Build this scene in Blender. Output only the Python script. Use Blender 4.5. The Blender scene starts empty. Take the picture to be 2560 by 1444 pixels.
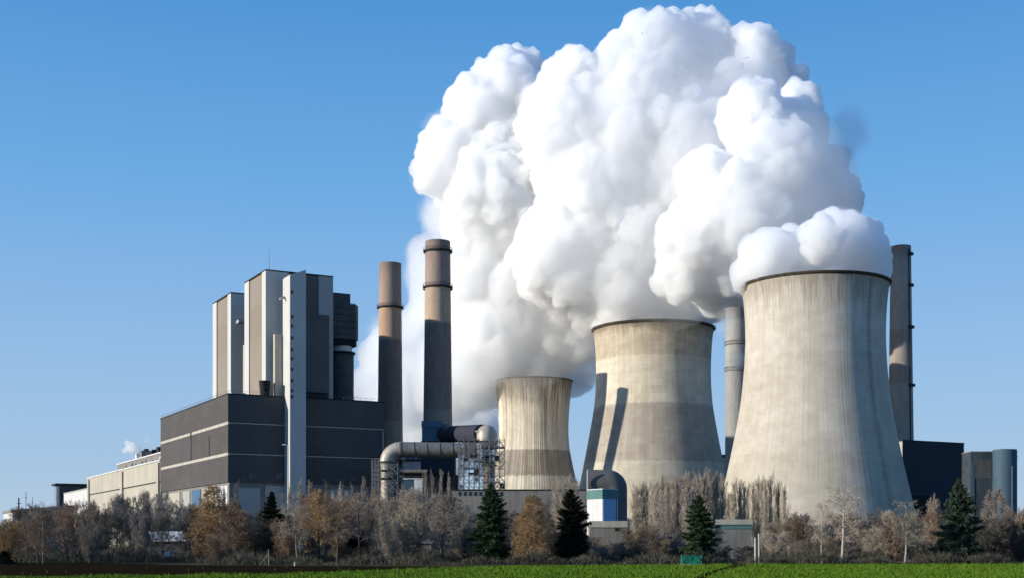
import bpy, bmesh, math, random
import numpy as np
from mathutils import Vector, Matrix
C = bpy.context.scene
COL = C.collection
PI = math.pi
R = math.radians

# ---------------------------------------------------------------- camera, sky, sun, exposure
F, HY, CH = 3200.0, 1355.0, 2.5            # focal length in photo pixels, horizon row, eye height


def P(px, py, D):                           # a pixel of the photo at depth D -> a point of the place
    return Vector(((px - 1280) * D / F, D, CH + (HY - py) * D / F))


cd = bpy.data.cameras.new('camera')
cam = bpy.data.objects.new('camera', cd)
COL.objects.link(cam)
cam.location = (0, 0, CH)
cam.rotation_euler = (PI / 2, 0, 0)
cd.sensor_width = 36
cd.lens = 45
cd.shift_y = (HY - 722) / 2560
cd.clip_start = 0.5
cd.clip_end = 30000
C.camera = cam

SE, SA = R(15.2), R(107)
sdir = Vector((-math.sin(SA) * math.cos(SE), math.cos(SA) * math.cos(SE), math.sin(SE)))
w = bpy.data.worlds.new('World')
C.world = w
w.use_nodes = True
nt = w.node_tree
bg = nt.nodes['Background']
sk = nt.nodes.new('ShaderNodeTexSky')
sk.sky_type = 'NISHITA'
sk.sun_disc = False
sk.sun_elevation = SE
sk.sun_rotation = math.atan2(sdir.x, sdir.y)
sk.air_density = 1.0
sk.dust_density = 0.4
sk.ozone_density = 3.0
tc = nt.nodes.new('ShaderNodeTexCoord')
sx = nt.nodes.new('ShaderNodeSeparateXYZ')
nt.links.new(tc.outputs['Generated'], sx.inputs[0])
rp = nt.nodes.new('ShaderNodeValToRGB')
XS = 0.95
els = [(0.0, (0.42, 0.545, 0.68)), (0.05, (0.345, 0.495, 0.675)), (0.14, (0.262, 0.452, 0.71)),
       (0.27, (0.135, 0.362, 0.69)), (0.42, (0.054, 0.245, 0.59)), (1.0, (0.03, 0.13, 0.42))]
els = [(p_, tuple(q * XS for q in c_)) for p_, c_ in els]
cr = rp.color_ramp
cr.elements[0].position = els[0][0]
cr.elements[0].color = els[0][1] + (1,)
cr.elements[1].position = 1.0
cr.elements[1].color = els[-1][1] + (1,)
for p_, c_ in els[1:-1]:
    e_ = cr.elements.new(p_)
    e_.color = c_ + (1,)
nt.links.new(sx.outputs['Z'], rp.inputs[0])
scl = nt.nodes.new('ShaderNodeVectorMath')
scl.operation = 'SCALE'
scl.inputs['Scale'].default_value = 0.08
nt.links.new(sk.outputs[0], scl.inputs[0])
mxs = nt.nodes.new('ShaderNodeMix')
mxs.data_type = 'RGBA'
mxs.inputs['Factor'].default_value = 0.9
nt.links.new(scl.outputs[0], mxs.inputs['A'])
nt.links.new(rp.outputs[0], mxs.inputs['B'])
nt.links.new(mxs.outputs['Result'], bg.inputs[0])
bg.inputs[1].default_value = 1.0
sl = bpy.data.lights.new('sun', 'SUN')
sl.energy = 5.0
sl.angle = R(0.5)
sl.color = (1, 0.93, 0.81)
so = bpy.data.objects.new('sun', sl)
COL.objects.link(so)
so.rotation_euler = sdir.to_track_quat('Z', 'Y').to_euler()
so.location = (-200, -100, 300)
C.view_settings.view_transform = 'Standard'
C.view_settings.look = 'None'
C.view_settings.exposure = 0.3
C.view_settings.gamma = 1.0
C.cycles.max_bounces = 48
C.cycles.diffuse_bounces = 4
C.cycles.glossy_bounces = 3
C.cycles.volume_bounces = 48
C.cycles.transparent_max_bounces = 24
C.cycles.volume_step_rate = 2.0
C.cycles.use_denoising = True

# ---------------------------------------------------------------- helpers


class MB:
    """collects shapes, then links them as ONE mesh object"""

    def __init__(s):
        s.v, s.f, s.uv = [], [], None

    def box(s, x0, x1, y0, y1, z0, z1):
        n = len(s.v)
        s.v += [(x0, y0, z0), (x1, y0, z0), (x1, y1, z0), (x0, y1, z0), (x0, y0, z1), (x1, y0, z1), (x1, y1, z1), (x0, y1, z1)]
        s.f += [tuple(n + i for i in q) for q in ((0, 3, 2, 1), (4, 5, 6, 7), (0, 1, 5, 4), (1, 2, 6, 5), (2, 3, 7, 6), (3, 0, 4, 7))]
        return s

    def poly(s, pts, z0, z1):                # vertical prism over a polygon (counter-clockwise); z1 may be a list
        n, k = len(s.v), len(pts)
        zt = z1 if isinstance(z1, (list, tuple)) else [z1] * k
        s.v += [(p[0], p[1], z0) for p in pts] + [(p[0], p[1], zt[i]) for i, p in enumerate(pts)]
        s.f += [tuple(n + i for i in reversed(range(k))), tuple(n + k + i for i in range(k))]
        s.f += [(n + i, n + (i + 1) % k, n + k + (i + 1) % k, n + k + i) for i in range(k)]
        return s

    def bar(s, a, b, r, k=4, r2=None, caps=True):
        a, b = Vector(a), Vector(b)
        r2 = r if r2 is None else r2
        d = (b - a).normalized()
        t = Vector((0, 0, 1)) if abs(d.z) < .9 else Vector((1, 0, 0))
        x = d.cross(t).normalized()
        y = d.cross(x).normalized()
        n = len(s.v)
        for c, q in ((a, r), (b, r2)):
            for i in range(k):
                g = 2 * PI * (i + .5) / k
                s.v.append(tuple(c + x * math.cos(g) * q + y * math.sin(g) * q))
        s.f += [(n + i, n + k + i, n + k + (i + 1) % k, n + (i + 1) % k) for i in range(k)]
        if caps:
            s.f += [tuple(n + i for i in range(k)), tuple(n + k + i for i in reversed(range(k)))]
        return s

    def tube(s, pts, r, k=20, caps=True):    # a pipe along a polyline
        pts = [Vector(p) for p in pts]
        rr = r if isinstance(r, (list, tuple)) else [r] * len(pts)
        n0 = len(s.v)
        up = None
        for i, p in enumerate(pts):
            d = (pts[min(i + 1, len(pts) - 1)] - pts[max(i - 1, 0)]).normalized()
            if up is None:
                t = Vector((0, 0, 1)) if abs(d.z) < .9 else Vector((1, 0, 0))
                up = d.cross(t).normalized()
            up = (up - d * up.dot(d)).normalized()
            y = d.cross(up)
            for j in range(k):
                g = 2 * PI * j / k
                s.v.append(tuple(p + up * math.cos(g) * rr[i] + y * math.sin(g) * rr[i]))
        for i in range(len(pts) - 1):
            for j in range(k):
                a, b = n0 + i * k + j, n0 + i * k + (j + 1) % k
                s.f.append((a, b, b + k, a + k))
        if caps:
            s.f += [tuple(n0 + j for j in reversed(range(k))), tuple(n0 + (len(pts) - 1) * k + j for j in range(k))]
        return s

    def lathe(s, prof, k=96, cx=0, cy=0):    # profile of (radius, z); gets a UV map in metres round and up
        n0 = len(s.v)
        for (r, z) in prof:
            for j in range(k):
                g = 2 * PI * j / k
                s.v.append((cx + r * math.cos(g), cy + r * math.sin(g), z))
        for i in range(len(prof) - 1):
            for j in range(k):
                a, b = n0 + i * k + j, n0 + i * k + (j + 1) % k
                s.f.append((a, b, b + k, a + k))
        return s

    def build(s, name, m, parent=None, smooth=False, loc=None, rotz=0):
        me = bpy.data.meshes.new(name)
        me.from_pydata([tuple(v) for v in s.v], [], s.f)
        me.materials.append(m)
        if smooth:
            me.polygons.foreach_set('use_smooth', [True] * len(me.polygons))
            if smooth != 'all':
                me.set_sharp_from_angle(angle=R(40))
        me.update()
        o = bpy.data.objects.new(name, me)
        COL.objects.link(o)
        if parent:
            o.parent = parent
        if loc is not None:
            o.location = loc
        o.rotation_euler[2] = rotz
        return o


def tag(o, label=None, cat=None, group=None, kind=None):
    for k_, v_ in (('label', label), ('category', cat), ('group', group), ('kind', kind)):
        if v_:
            o[k_] = v_
    return o


def thing(name, label, cat, loc=(0, 0, 0), rz=0, group=None):
    o = bpy.data.objects.new(name, None)
    o.empty_display_size = 1
    COL.objects.link(o)
    o.location = loc
    o.rotation_euler = (0, 0, rz)
    return tag(o, label, cat, group)


# ---------------------------------------------------------------- materials
def newmat(name):
    m = bpy.data.materials.new(name)
    m.use_nodes = True
    return m, m.node_tree, m.node_tree.nodes['Principled BSDF']


def nd(t, typ, **kw):
    n = t.nodes.new(typ)
    for k_, v_ in kw.items():
        if k_ in n.inputs:
            n.inputs[k_].default_value = v_
        else:
            setattr(n, k_, v_)
    return n


def noise_n(t, vec, scale, detail=4, rough=.55):
    n = nd(t, 'ShaderNodeTexNoise')
    n.inputs['Scale'].default_value = scale
    n.inputs['Detail'].default_value = detail
    n.inputs['Roughness'].default_value = rough
    if vec is not None:
        t.links.new(vec, n.inputs['Vector'])
    return n.outputs['Fac']


def maprange(t, val, a, b, c, d, smooth=False):
    n = nd(t, 'ShaderNodeMapRange')
    if smooth:
        n.interpolation_type = 'SMOOTHSTEP'
    t.links.new(val, n.inputs['Value'])
    for i_, x_ in zip(('From Min', 'From Max', 'To Min', 'To Max'), (a, b, c, d)):
        n.inputs[i_].default_value = x_
    return n.outputs['Result']


def mixc(t, fac, a, b, mode='MIX'):
    n = nd(t, 'ShaderNodeMix', data_type='RGBA', blend_type=mode)
    for key, val in (('Factor', fac), ('A', a), ('B', b)):
        if isinstance(val, (int, float)):
            n.inputs[key].default_value = val
        elif isinstance(val, tuple):
            n.inputs[key].default_value = val if len(val) == 4 else val + (1,)
        else:
            t.links.new(val, n.inputs[key])
    return n.outputs['Result']


def vmul(t, vec, s):
    n = nd(t, 'ShaderNodeVectorMath', operation='MULTIPLY')
    t.links.new(vec, n.inputs[0])
    n.inputs[1].default_value = s
    return n.outputs[0]


def mathn(t, op, a, b=None):
    n = nd(t, 'ShaderNodeMath', operation=op)
    for i_, x_ in enumerate((a, b)):
        if x_ is None:
            continue
        if isinstance(x_, (int, float)):
            n.inputs[i_].default_value = x_
        else:
            t.links.new(x_, n.inputs[i_])
    return n.outputs[0]


def surf(name, col, rough=.8, var=.18, scale=.15, streak=.15, panel=None, metal=0, bump=0, dirt=None, K=.68):
    """a weathered flat surface: mottling, vertical run-off streaks, optional cladding seams (w, h, strength)"""
    m, t, p = newmat(name)
    col = tuple(q * K for q in col)
    ob = nd(t, 'ShaderNodeTexCoord').outputs['Object']
    n1 = noise_n(t, ob, scale, 6, .6)
    n2 = noise_n(t, vmul(t, ob, (1, 1, .06)), 1.1, 4, .6)
    c = mixc(t, 1.0, col, mixc(t, maprange(t, n1, .3, .7, 0, 1), (1 - var,) * 3, (1 + var,) * 3), 'MULTIPLY')
    c = mixc(t, 1.0, c, mixc(t, maprange(t, n2, .3, .7, 0, 1), (1 - streak,) * 3, (1 + streak * .5,) * 3), 'MULTIPLY')
    if dirt:
        c = mixc(t, maprange(t, noise_n(t, vmul(t, ob, (1, 1, .25)), .5, 8, .7), .55, .68, 0, dirt[3]), c, dirt[:3])
    if panel:
        s_ = nd(t, 'ShaderNodeSeparateXYZ')
        t.links.new(ob, s_.inputs[0])
        cb = nd(t, 'ShaderNodeCombineXYZ')
        t.links.new(mathn(t, 'ADD', s_.outputs[0], s_.outputs[1]), cb.inputs[0])
        t.links.new(s_.outputs[2], cb.inputs[1])
        br = nd(t, 'ShaderNodeTexBrick', offset=0.0)
        br.inputs['Scale'].default_value = 1
        br.inputs['Brick Width'].default_value = panel[0]
        br.inputs['Row Height'].default_value = panel[1]
        br.inputs['Mortar Size'].default_value = .06
        br.inputs['Mortar Smooth'].default_value = .3
        br.inputs['Color1'].default_value = (1, 1, 1, 1)
        br.inputs['Color2'].default_value = (.9, .9, .9, 1)
        br.inputs['Mortar'].default_value = (1 - panel[2],) * 3 + (1,)
        t.links.new(cb.outputs[0], br.inputs['Vector'])
        c = mixc(t, 1.0, c, br.outputs['Color'], 'MULTIPLY')
    t.links.new(c, p.inputs['Base Color'])
    p.inputs['Roughness'].default_value = rough
    p.inputs['Specular IOR Level'].default_value = .5 if rough < .3 or metal else .12
    p.inputs['Metallic'].default_value = metal
    if bump:
        b = nd(t, 'ShaderNodeBump')
        b.inputs['Strength'].default_value = bump
        b.inputs['Distance'].default_value = .3
        t.links.new(noise_n(t, ob, 1.5, 6, .6), b.inputs['Height'])
        t.links.new(b.outputs[0], p.inputs['Normal'])
    return m


KT = .86


def tower_mat(name, bands, streak=.2, streak_scale=.5, panel=.06, topdark=None, fleck=.25, H=120, ribs=0):
    """cooling tower concrete: tone bands by height, run-off streaks, formwork seams; polar coords from the object's own axis"""
    m, t, p = newmat(name)
    bands = [(z_, tuple(q * KT for q in c_)) for z_, c_ in bands]
    ob = nd(t, 'ShaderNodeTexCoord').outputs['Object']
    s_ = nd(t, 'ShaderNodeSeparateXYZ')
    t.links.new(ob, s_.inputs[0])
    x, y, z = s_.outputs
    # angle as a direction on the unit circle keeps streaks seamless
    ln = mathn(t, 'SQRT', mathn(t, 'ADD', mathn(t, 'MULTIPLY', x, x), mathn(t, 'MULTIPLY', y, y)))
    cb = nd(t, 'ShaderNodeCombineXYZ')
    t.links.new(mathn(t, 'MULTIPLY', mathn(t, 'DIVIDE', x, ln), 34), cb.inputs[0])
    t.links.new(mathn(t, 'MULTIPLY', mathn(t, 'DIVIDE', y, ln), 34), cb.inputs[1])
    t.links.new(z, cb.inputs[2])
    pol = cb.outputs[0]
    zz = mathn(t, 'ADD', z, maprange(t, noise_n(t, vmul(t, pol, (1, 1, .2)), .6, 5, .6), .3, .7, -.7, .7))
    rp_ = nd(t, 'ShaderNodeValToRGB')
    t.links.new(mathn(t, 'DIVIDE', zz, H), rp_.inputs[0])
    e = rp_.color_ramp.elements
    e[0].position, e[0].color = 0, bands[0][1] + (1,)
    e[1].position, e[1].color = 1, bands[-1][1] + (1,)
    for i_ in range(1, len(bands)):
        z_ = bands[i_][0] / H
        q = e.new(max(.001, z_ - .004))
        q.color = bands[i_ - 1][1] + (1,)
        q = e.new(min(.999, z_ + .004))
        q.color = bands[i_][1] + (1,)
    c = rp_.outputs[0]
    st = noise_n(t, vmul(t, pol, (1, 1, .035)), streak_scale, 6, .65)
    st2 = noise_n(t, vmul(t, pol, (1, 1, .02)), streak_scale * 3.2, 3, .6)
    big = noise_n(t, pol, .035, 5, .6)
    c = mixc(t, 1.0, c, mixc(t, maprange(t, st, .3, .7, 0, 1), (1 - streak,) * 3, (1 + streak * .45,) * 3), 'MULTIPLY')
    c = mixc(t, 1.0, c, mixc(t, maprange(t, st2, .35, .65, 0, 1), (1 - streak * .5,) * 3, (1 + streak * .2,) * 3), 'MULTIPLY')
    c = mixc(t, 1.0, c, mixc(t, maprange(t, big, .3, .7, 0, 1), (.90, .89, .87), (1.05, 1.05, 1.06)), 'MULTIPLY')
    # formwork seams
    ang = mathn(t, 'ARCTAN2', y, x)
    f1 = mathn(t, 'PINGPONG', mathn(t, 'MULTIPLY', ang, 60 / (2 * PI)), .5)
    f2 = mathn(t, 'PINGPONG', mathn(t, 'DIVIDE', z, 5.5), .5)
    sm = mathn(t, 'MINIMUM', maprange(t, f1, 0, .03, 0, 1), maprange(t, f2, 0, .02, 0, 1))
    sm = mathn(t, 'MAXIMUM', sm, maprange(t, noise_n(t, pol, .09, 3), .45, .6, 0, 1))
    c = mixc(t, 1.0, c, mixc(t, sm, (1 - panel * 2,) * 3, (1, 1, 1)), 'MULTIPLY')
    cb2 = nd(t, 'ShaderNodeCombineXYZ')
    t.links.new(mathn(t, 'MULTIPLY', ang, 34), cb2.inputs[0])
    t.links.new(z, cb2.inputs[1])
    pb_ = nd(t, 'ShaderNodeTexBrick', offset=.35)
    for i_, x_ in (('Scale', 1), ('Brick Width', 7.1), ('Row Height', 3.9), ('Mortar Size', .05), ('Mortar Smooth', .5)):
        pb_.inputs[i_].default_value = x_
    pb_.inputs['Color1'].default_value = (1, 1, 1, 1)
    pb_.inputs['Color2'].default_value = (1 - panel * 1.6,) * 3 + (1,)
    pb_.inputs['Mortar'].default_value = (1 - panel * 2.2,) * 3 + (1,)
    t.links.new(cb2.outputs[0], pb_.inputs['Vector'])
    c = mixc(t, maprange(t, noise_n(t, pol, .05, 4, .6), .35, .6, .15, 1), c, mixc(t, 1.0, c, pb_.outputs['Color'], 'MULTIPLY'))
    pt = noise_n(t, vmul(t, pol, (1, 1, 1.6)), .11, 7, .7)
    c = mixc(t, 1.0, c, mixc(t, maprange(t, pt, .42, .62, 0, 1), (.90, .885, .86), (1.04, 1.04, 1.04)), 'MULTIPLY')
    if topdark:                               # soot and algae that hang down from the rim in ragged tongues
        z0, z1, tcol, amt = topdark
        d_ = mathn(t, 'ADD', maprange(t, z, z0, z1, 0, 1), maprange(t, noise_n(t, vmul(t, pol, (1, 1, .08)), .55, 7, .75), .3, .7, -.75, .45))
        c = mixc(t, maprange(t, d_, .25, .75, 0, amt), c, tcol)
    fl = noise_n(t, vmul(t, pol, (1, 1, .5)), .5, 9, .75)
    c = mixc(t, maprange(t, fl, .60, .70, 0, fleck), c, (.13, .105, .08))
    t.links.new(c, p.inputs['Base Color'])
    p.inputs['Roughness'].default_value = .9
    p.inputs['Specular IOR Level'].default_value = .2
    b = nd(t, 'ShaderNodeBump')
    b.inputs['Strength'].default_value = .25
    b.inputs['Distance'].default_value = .4
    hgt = st2
    if ribs:
        hgt = mathn(t, 'ADD', mathn(t, 'MULTIPLY', mathn(t, 'SINE', mathn(t, 'MULTIPLY', ang, ribs)), .5), st2)
    t.links.new(hgt, b.inputs['Height'])
    t.links.new(b.outputs[0], p.inputs['Normal'])
    return m


def veg(name, col, col2, scale=.8, rough=.9):
    m, t, p = newmat(name)
    ob = nd(t, 'ShaderNodeTexCoord').outputs['Object']
    oi = nd(t, 'ShaderNodeObjectInfo').outputs['Random']
    n1 = noise_n(t, ob, scale, 3)
    c = mixc(t, maprange(t, n1, .35, .65, 0, 1), col, col2)
    k = maprange(t, oi, 0, 1, .82, 1.18)
    cb = nd(t, 'ShaderNodeCombineXYZ')
    for i_ in range(3):
        t.links.new(k, cb.inputs[i_])
    c = mixc(t, 1.0, c, cb.outputs[0], 'MULTIPLY')
    t.links.new(c, p.inputs['Base Color'])
    p.inputs['Roughness'].default_value = rough
    p.inputs['Specular IOR Level'].default_value = .15
    return m


M = {}
M['dark_clad'] = surf('dark_brown_cladding', (.128, .120, .120), .85, .1, .05, .08, (9.5, 3.2, .25))
M['band'] = surf('pale_band', (.62, .58, .50), .7, .2, .4, .25)
M['taupe'] = surf('taupe_cladding', (.36, .31, .26), .8, .07, .05, .05, (30, 13, .14))
M['taupe_dark'] = surf('grey_brown_cladding', (.17, .165, .16), .75, .08, .05, .08, (28, 16, .15))
M['white'] = surf('white_painted_metal', (.72, .71, .67), .6, .05, .1, .06)
M['pilaster'] = surf('pale_grey_metal', (.50, .495, .48), .6, .05, .1, .05)
M['stair'] = surf('stair_tower_metal', (.68, .67, .64), .6, .06, .1, .07)
M['black'] = surf('sooty_dark', (.03, .03, .035), .8, .2, .4, .1)
M['cream'] = surf('cream_render', (.60, .56, .47), .8, .1, .08, .18, (24, 60, .2), dirt=(.3, .25, .18, .35))
M['grey_wall'] = surf('grey_concrete', (.30, .285, .26), .85, .15, .15, .2, dirt=(.1, .09, .08, .4))
M['grey_dark'] = surf('dark_grey_panel', (.11, .115, .12), .7, .2, .2, .2)
M['brick_brown'] = None
M['duct'] = surf('duct_sheet_metal', (.30, .28, .25), .5, .25, .35, .2, metal=.25, dirt=(.12, .09, .07, .5))
M['duct_pale'] = surf('duct_pale_metal', (.55, .50, .42), .5, .2, .4, .25, metal=.2, dirt=(.2, .14, .09, .5))
M['duct_blue'] = surf('blue_grey_casing', (.10, .19, .28), .6, .15, .2, .15)
M['steel'] = surf('galvanised_steel', (.23, .23, .24), .6, .3, .5, .1)
M['white_sheet'] = surf('white_sheeting', (.78, .78, .78), .6, .12, .5, .15)
M['blue'] = surf('blue_cladding', (.36, .58, .85), .6, .06, .1, .05)
M['teal'] = surf('teal_band', (.13, .26, .25), .6, .12, .3, .1)
M['navy_clad'] = surf('navy_cladding', (.055, .062, .085), .8, .07, .04, .05, (12, 40, .1))
M['silo'] = surf('blue_grey_silo', (.075, .13, .18), .6, .12, .1, .15)
M['silo_dirty'] = surf('dirty_silo', (.07, .09, .11), .75, .35, .25, .3, dirt=(.02, .02, .025, .8))
M['glass'] = surf('dark_glass', (.02, .025, .03), .15, .1, 1, 0)
M['pole'] = surf('weathered_timber', (.34, .32, .28), .9, .3, 2, .3)
M['green_tarp'] = surf('green_tarpaulin', (.02, .20, .13), .6, .3, 1.5, .2)
M['blue_tarp'] = surf('blue_tarpaulin', (.10, .20, .33), .6, .2, 1, .1)
M['steel_dark'] = surf('dark_steel', (.05, .05, .055), .7, .2, 1, .1)


# ---------------------------------------------------------------- ground
def gmat(name, build):
    m, t, p = newmat(name)
    ob = nd(t, 'ShaderNodeTexCoord').outputs['Object']
    c, h = build(t, ob)
    t.links.new(c, p.inputs['Base Color'])
    p.inputs['Roughness'].default_value = .95
    p.inputs['Specular IOR Level'].default_value = 0
    b = nd(t, 'ShaderNodeBump')
    b.inputs['Strength'].default_value = .8
    b.inputs['Distance'].default_value = .12
    t.links.new(h, b.inputs['Height'])
    t.links.new(b.outputs[0], p.inputs['Normal'])
    return m


def g_earth(t, ob):
    n = noise_n(t, ob, .12, 8, .65)
    n2 = noise_n(t, ob, 1.3, 6, .7)
    c = mixc(t, maprange(t, n, .35, .65, 0, 1), (.050, .042, .028), (.085, .075, .045))
    return mixc(t, maprange(t, n2, .4, .7, 0, .6), c, (.03, .04, .015)), n2


def g_soil(t, ob):
    n = noise_n(t, ob, .25, 6, .6)
    n2 = noise_n(t, ob, 3, 6, .75)
    n3 = noise_n(t, vmul(t, ob, (.12, 1.2, 1)), 1.4, 3, .6)
    c = mixc(t, maprange(t, n, .3, .7, 0, 1), (.017, .0105, .006), (.026, .017, .010))
    c = mixc(t, maprange(t, n3, .45, .6, 0, .4), c, (.014, .011, .008))
    return mixc(t, maprange(t, n2, .5, .75, 0, .5), c, (.035, .026, .019)), n2


def g_field(t, ob):
    n = noise_n(t, ob, .06, 5, .6)
    n2 = noise_n(t, ob, 1.8, 6, .75)
    n3 = noise_n(t, vmul(t, ob, (.25, 1.5, 1)), .5, 4, .6)
    c = mixc(t, maprange(t, n, .35, .65, 0, 1), (.050, .105, .007), (.085, .15, .012))
    c = mixc(t, maprange(t, n3, .42, .6, 0, .55), c, (.03, .085, .008))
    return mixc(t, maprange(t, n2, .52, .72, 0, .7), c, (.025, .05, .008)), n2


def sheet(name, pts, z, m, kind='structure'):
    me = bpy.data.meshes.new(name)
    me.from_pydata([(p[0], p[1], z) for p in pts], [], [tuple(range(len(pts)))])
    me.materials.append(m)
    o = bpy.data.objects.new(name, me)
    COL.objects.link(o)
    return tag(o, kind=kind)


def G(px, py):                               # pixel on the ground plane
    D = CH * F / (py - HY)
    return ((px - 1280) * D / F, D)


M['field'] = gmat('young_crop', g_field)
M['soil'] = gmat('ploughed_soil', g_soil)
M['earth'] = gmat('rough_ground', g_earth)
sheet('ground', [(-6000, -200), (6000, -200), (6000, 9000), (-6000, 9000)], 0, M['earth'])
FIELD = [G(-400, 1458), G(3000, 1458), G(3000, 1404), G(2560, 1405), G(2150, 1409), G(1930, 1407.5), G(1840, 1407), G(1740, 1411),
         G(1400, 1413), G(1180, 1415), G(900, 1417), G(-400, 1417)]
def ragged(poly, amp, step, seed):
    rg_ = random.Random(seed)
    out = []
    for i, a in enumerate(poly):
        b_ = poly[(i + 1) % len(poly)]
        L = math.hypot(b_[0] - a[0], b_[1] - a[1])
        n_ = max(1, int(L / step)) if L < 400 else 1
        for q in range(n_):
            j = amp if q else 0
            out.append((a[0] + (b_[0] - a[0]) * q / n_ + rg_.uniform(-j, j), a[1] + (b_[1] - a[1]) * q / n_ + rg_.uniform(-j, j)))
    return out


sheet('crop_field', FIELD, .004, M['field'])
SOIL = [G(-400, 1443.5), G(0, 1442), G(240, 1440), G(480, 1437), G(700, 1434), G(900, 1427), G(1040, 1421), G(1180, 1416.3), G(1190, 1415.2),
        G(900, 1414), G(480, 1411.5), G(230, 1405.5), G(-400, 1405)]
SOIL = ragged(SOIL, .5, 1.1, 3)
sheet('ploughed_soil_strip', SOIL, .008, M['soil'])
sheet('grass_verge', [G(-400, 1405), G(230, 1405), G(250, 1402.5), G(100, 1400.5), G(-400, 1400.5)], .010, M['field'])
# the wheel track that curves through the crop
trk = []
for px, py, w_ in ((1851, 1407, 14), (1846, 1412, 20), (1828, 1418, 19), (1800, 1425, 17), (1775, 1432, 16), (1752, 1444, 16), (1735, 1458, 16)):
    trk.append((px, py, w_))
L_ = [G(px - w_, py) for px, py, w_ in trk]
R_ = [G(px + w_ * .9, py) for px, py, w_ in trk]
me = bpy.data.meshes.new('wheel_track')
me.from_pydata([(x, y, .012) for x, y in L_ + R_], [], [(i, i + 1, len(L_) + i + 1, len(L_) + i) for i in range(len(L_) - 1)])
me.materials.append(M['soil'])
o = bpy.data.objects.new('wheel_track', me)
COL.objects.link(o)
tag(o, kind='structure')


def inside(x, y, poly):
    c = False
    j = len(poly) - 1
    for i in range(len(poly)):
        xi, yi = poly[i]
        xj, yj = poly[j]
        if (yi > y) != (yj > y) and x < (xj - xi) * (y - yi) / (yj - yi) + xi:
            c = not c
        j = i
    return c


def crop():
    rng = np.random.default_rng(5)
    V, Fc = [], []
    n = 0
    N = 150000
    D = 86 * np.exp(rng.uniform(0, 1, N) ** 1.15 * math.log(165 / 86))
    X = rng.uniform(-.43, .43, N) * D
    TR = L_ + R_[::-1]
    for x, y in zip(X, D):
        if math.sin(x * .19 + 1.3 * math.sin(y * .31)) * math.sin(y * .43 + x * .07) > .55 and rng.random() < .55:
            continue
        if not inside(x + rng.normal(0, .5), y + rng.normal(0, .8), FIELD):
            continue
        if inside(x, y, SOIL) and rng.random() < .997:
            continue
        if inside(x, y, TR) and rng.random() < .9:
            continue
        h = rng.uniform(.10, .22) * (1 + .5 * math.sin(x * .35 + y * .9) * math.sin(y * .21 - x * .13))
        a = rng.uniform(0, PI)
        wd = rng.uniform(.012, .03) + y * .00012
        dx, dy = math.cos(a) * wd, math.sin(a) * wd
        lx, ly = rng.normal(0, .06, 2)
        V += [(x - dx, y - dy, 0), (x + dx, y + dy, 0), (x + lx, y + ly, h)]
        Fc.append((n, n + 1, n + 2))
        n += 3
    me = bpy.data.meshes.new('young_crop')
    me.from_pydata(V, [], Fc)
    m = veg('crop_blade', (.062, .135, .008), (.115, .20, .014), .5)
    me.materials.append(m)
    o = bpy.data.objects.new('young_crop', me)
    COL.objects.link(o)
    tag(o, 'short bright green crop blades covering the field in the foreground', 'crop', kind='stuff')


crop()

# ---------------------------------------------------------------- cooling towers
UANG = R(28)                                 # the plant's grid: local +x runs right and back, local +y runs left and back
U = Vector((math.cos(UANG), math.sin(UANG), 0))
Vv = Vector((-math.sin(UANG), math.cos(UANG), 0))


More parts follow.
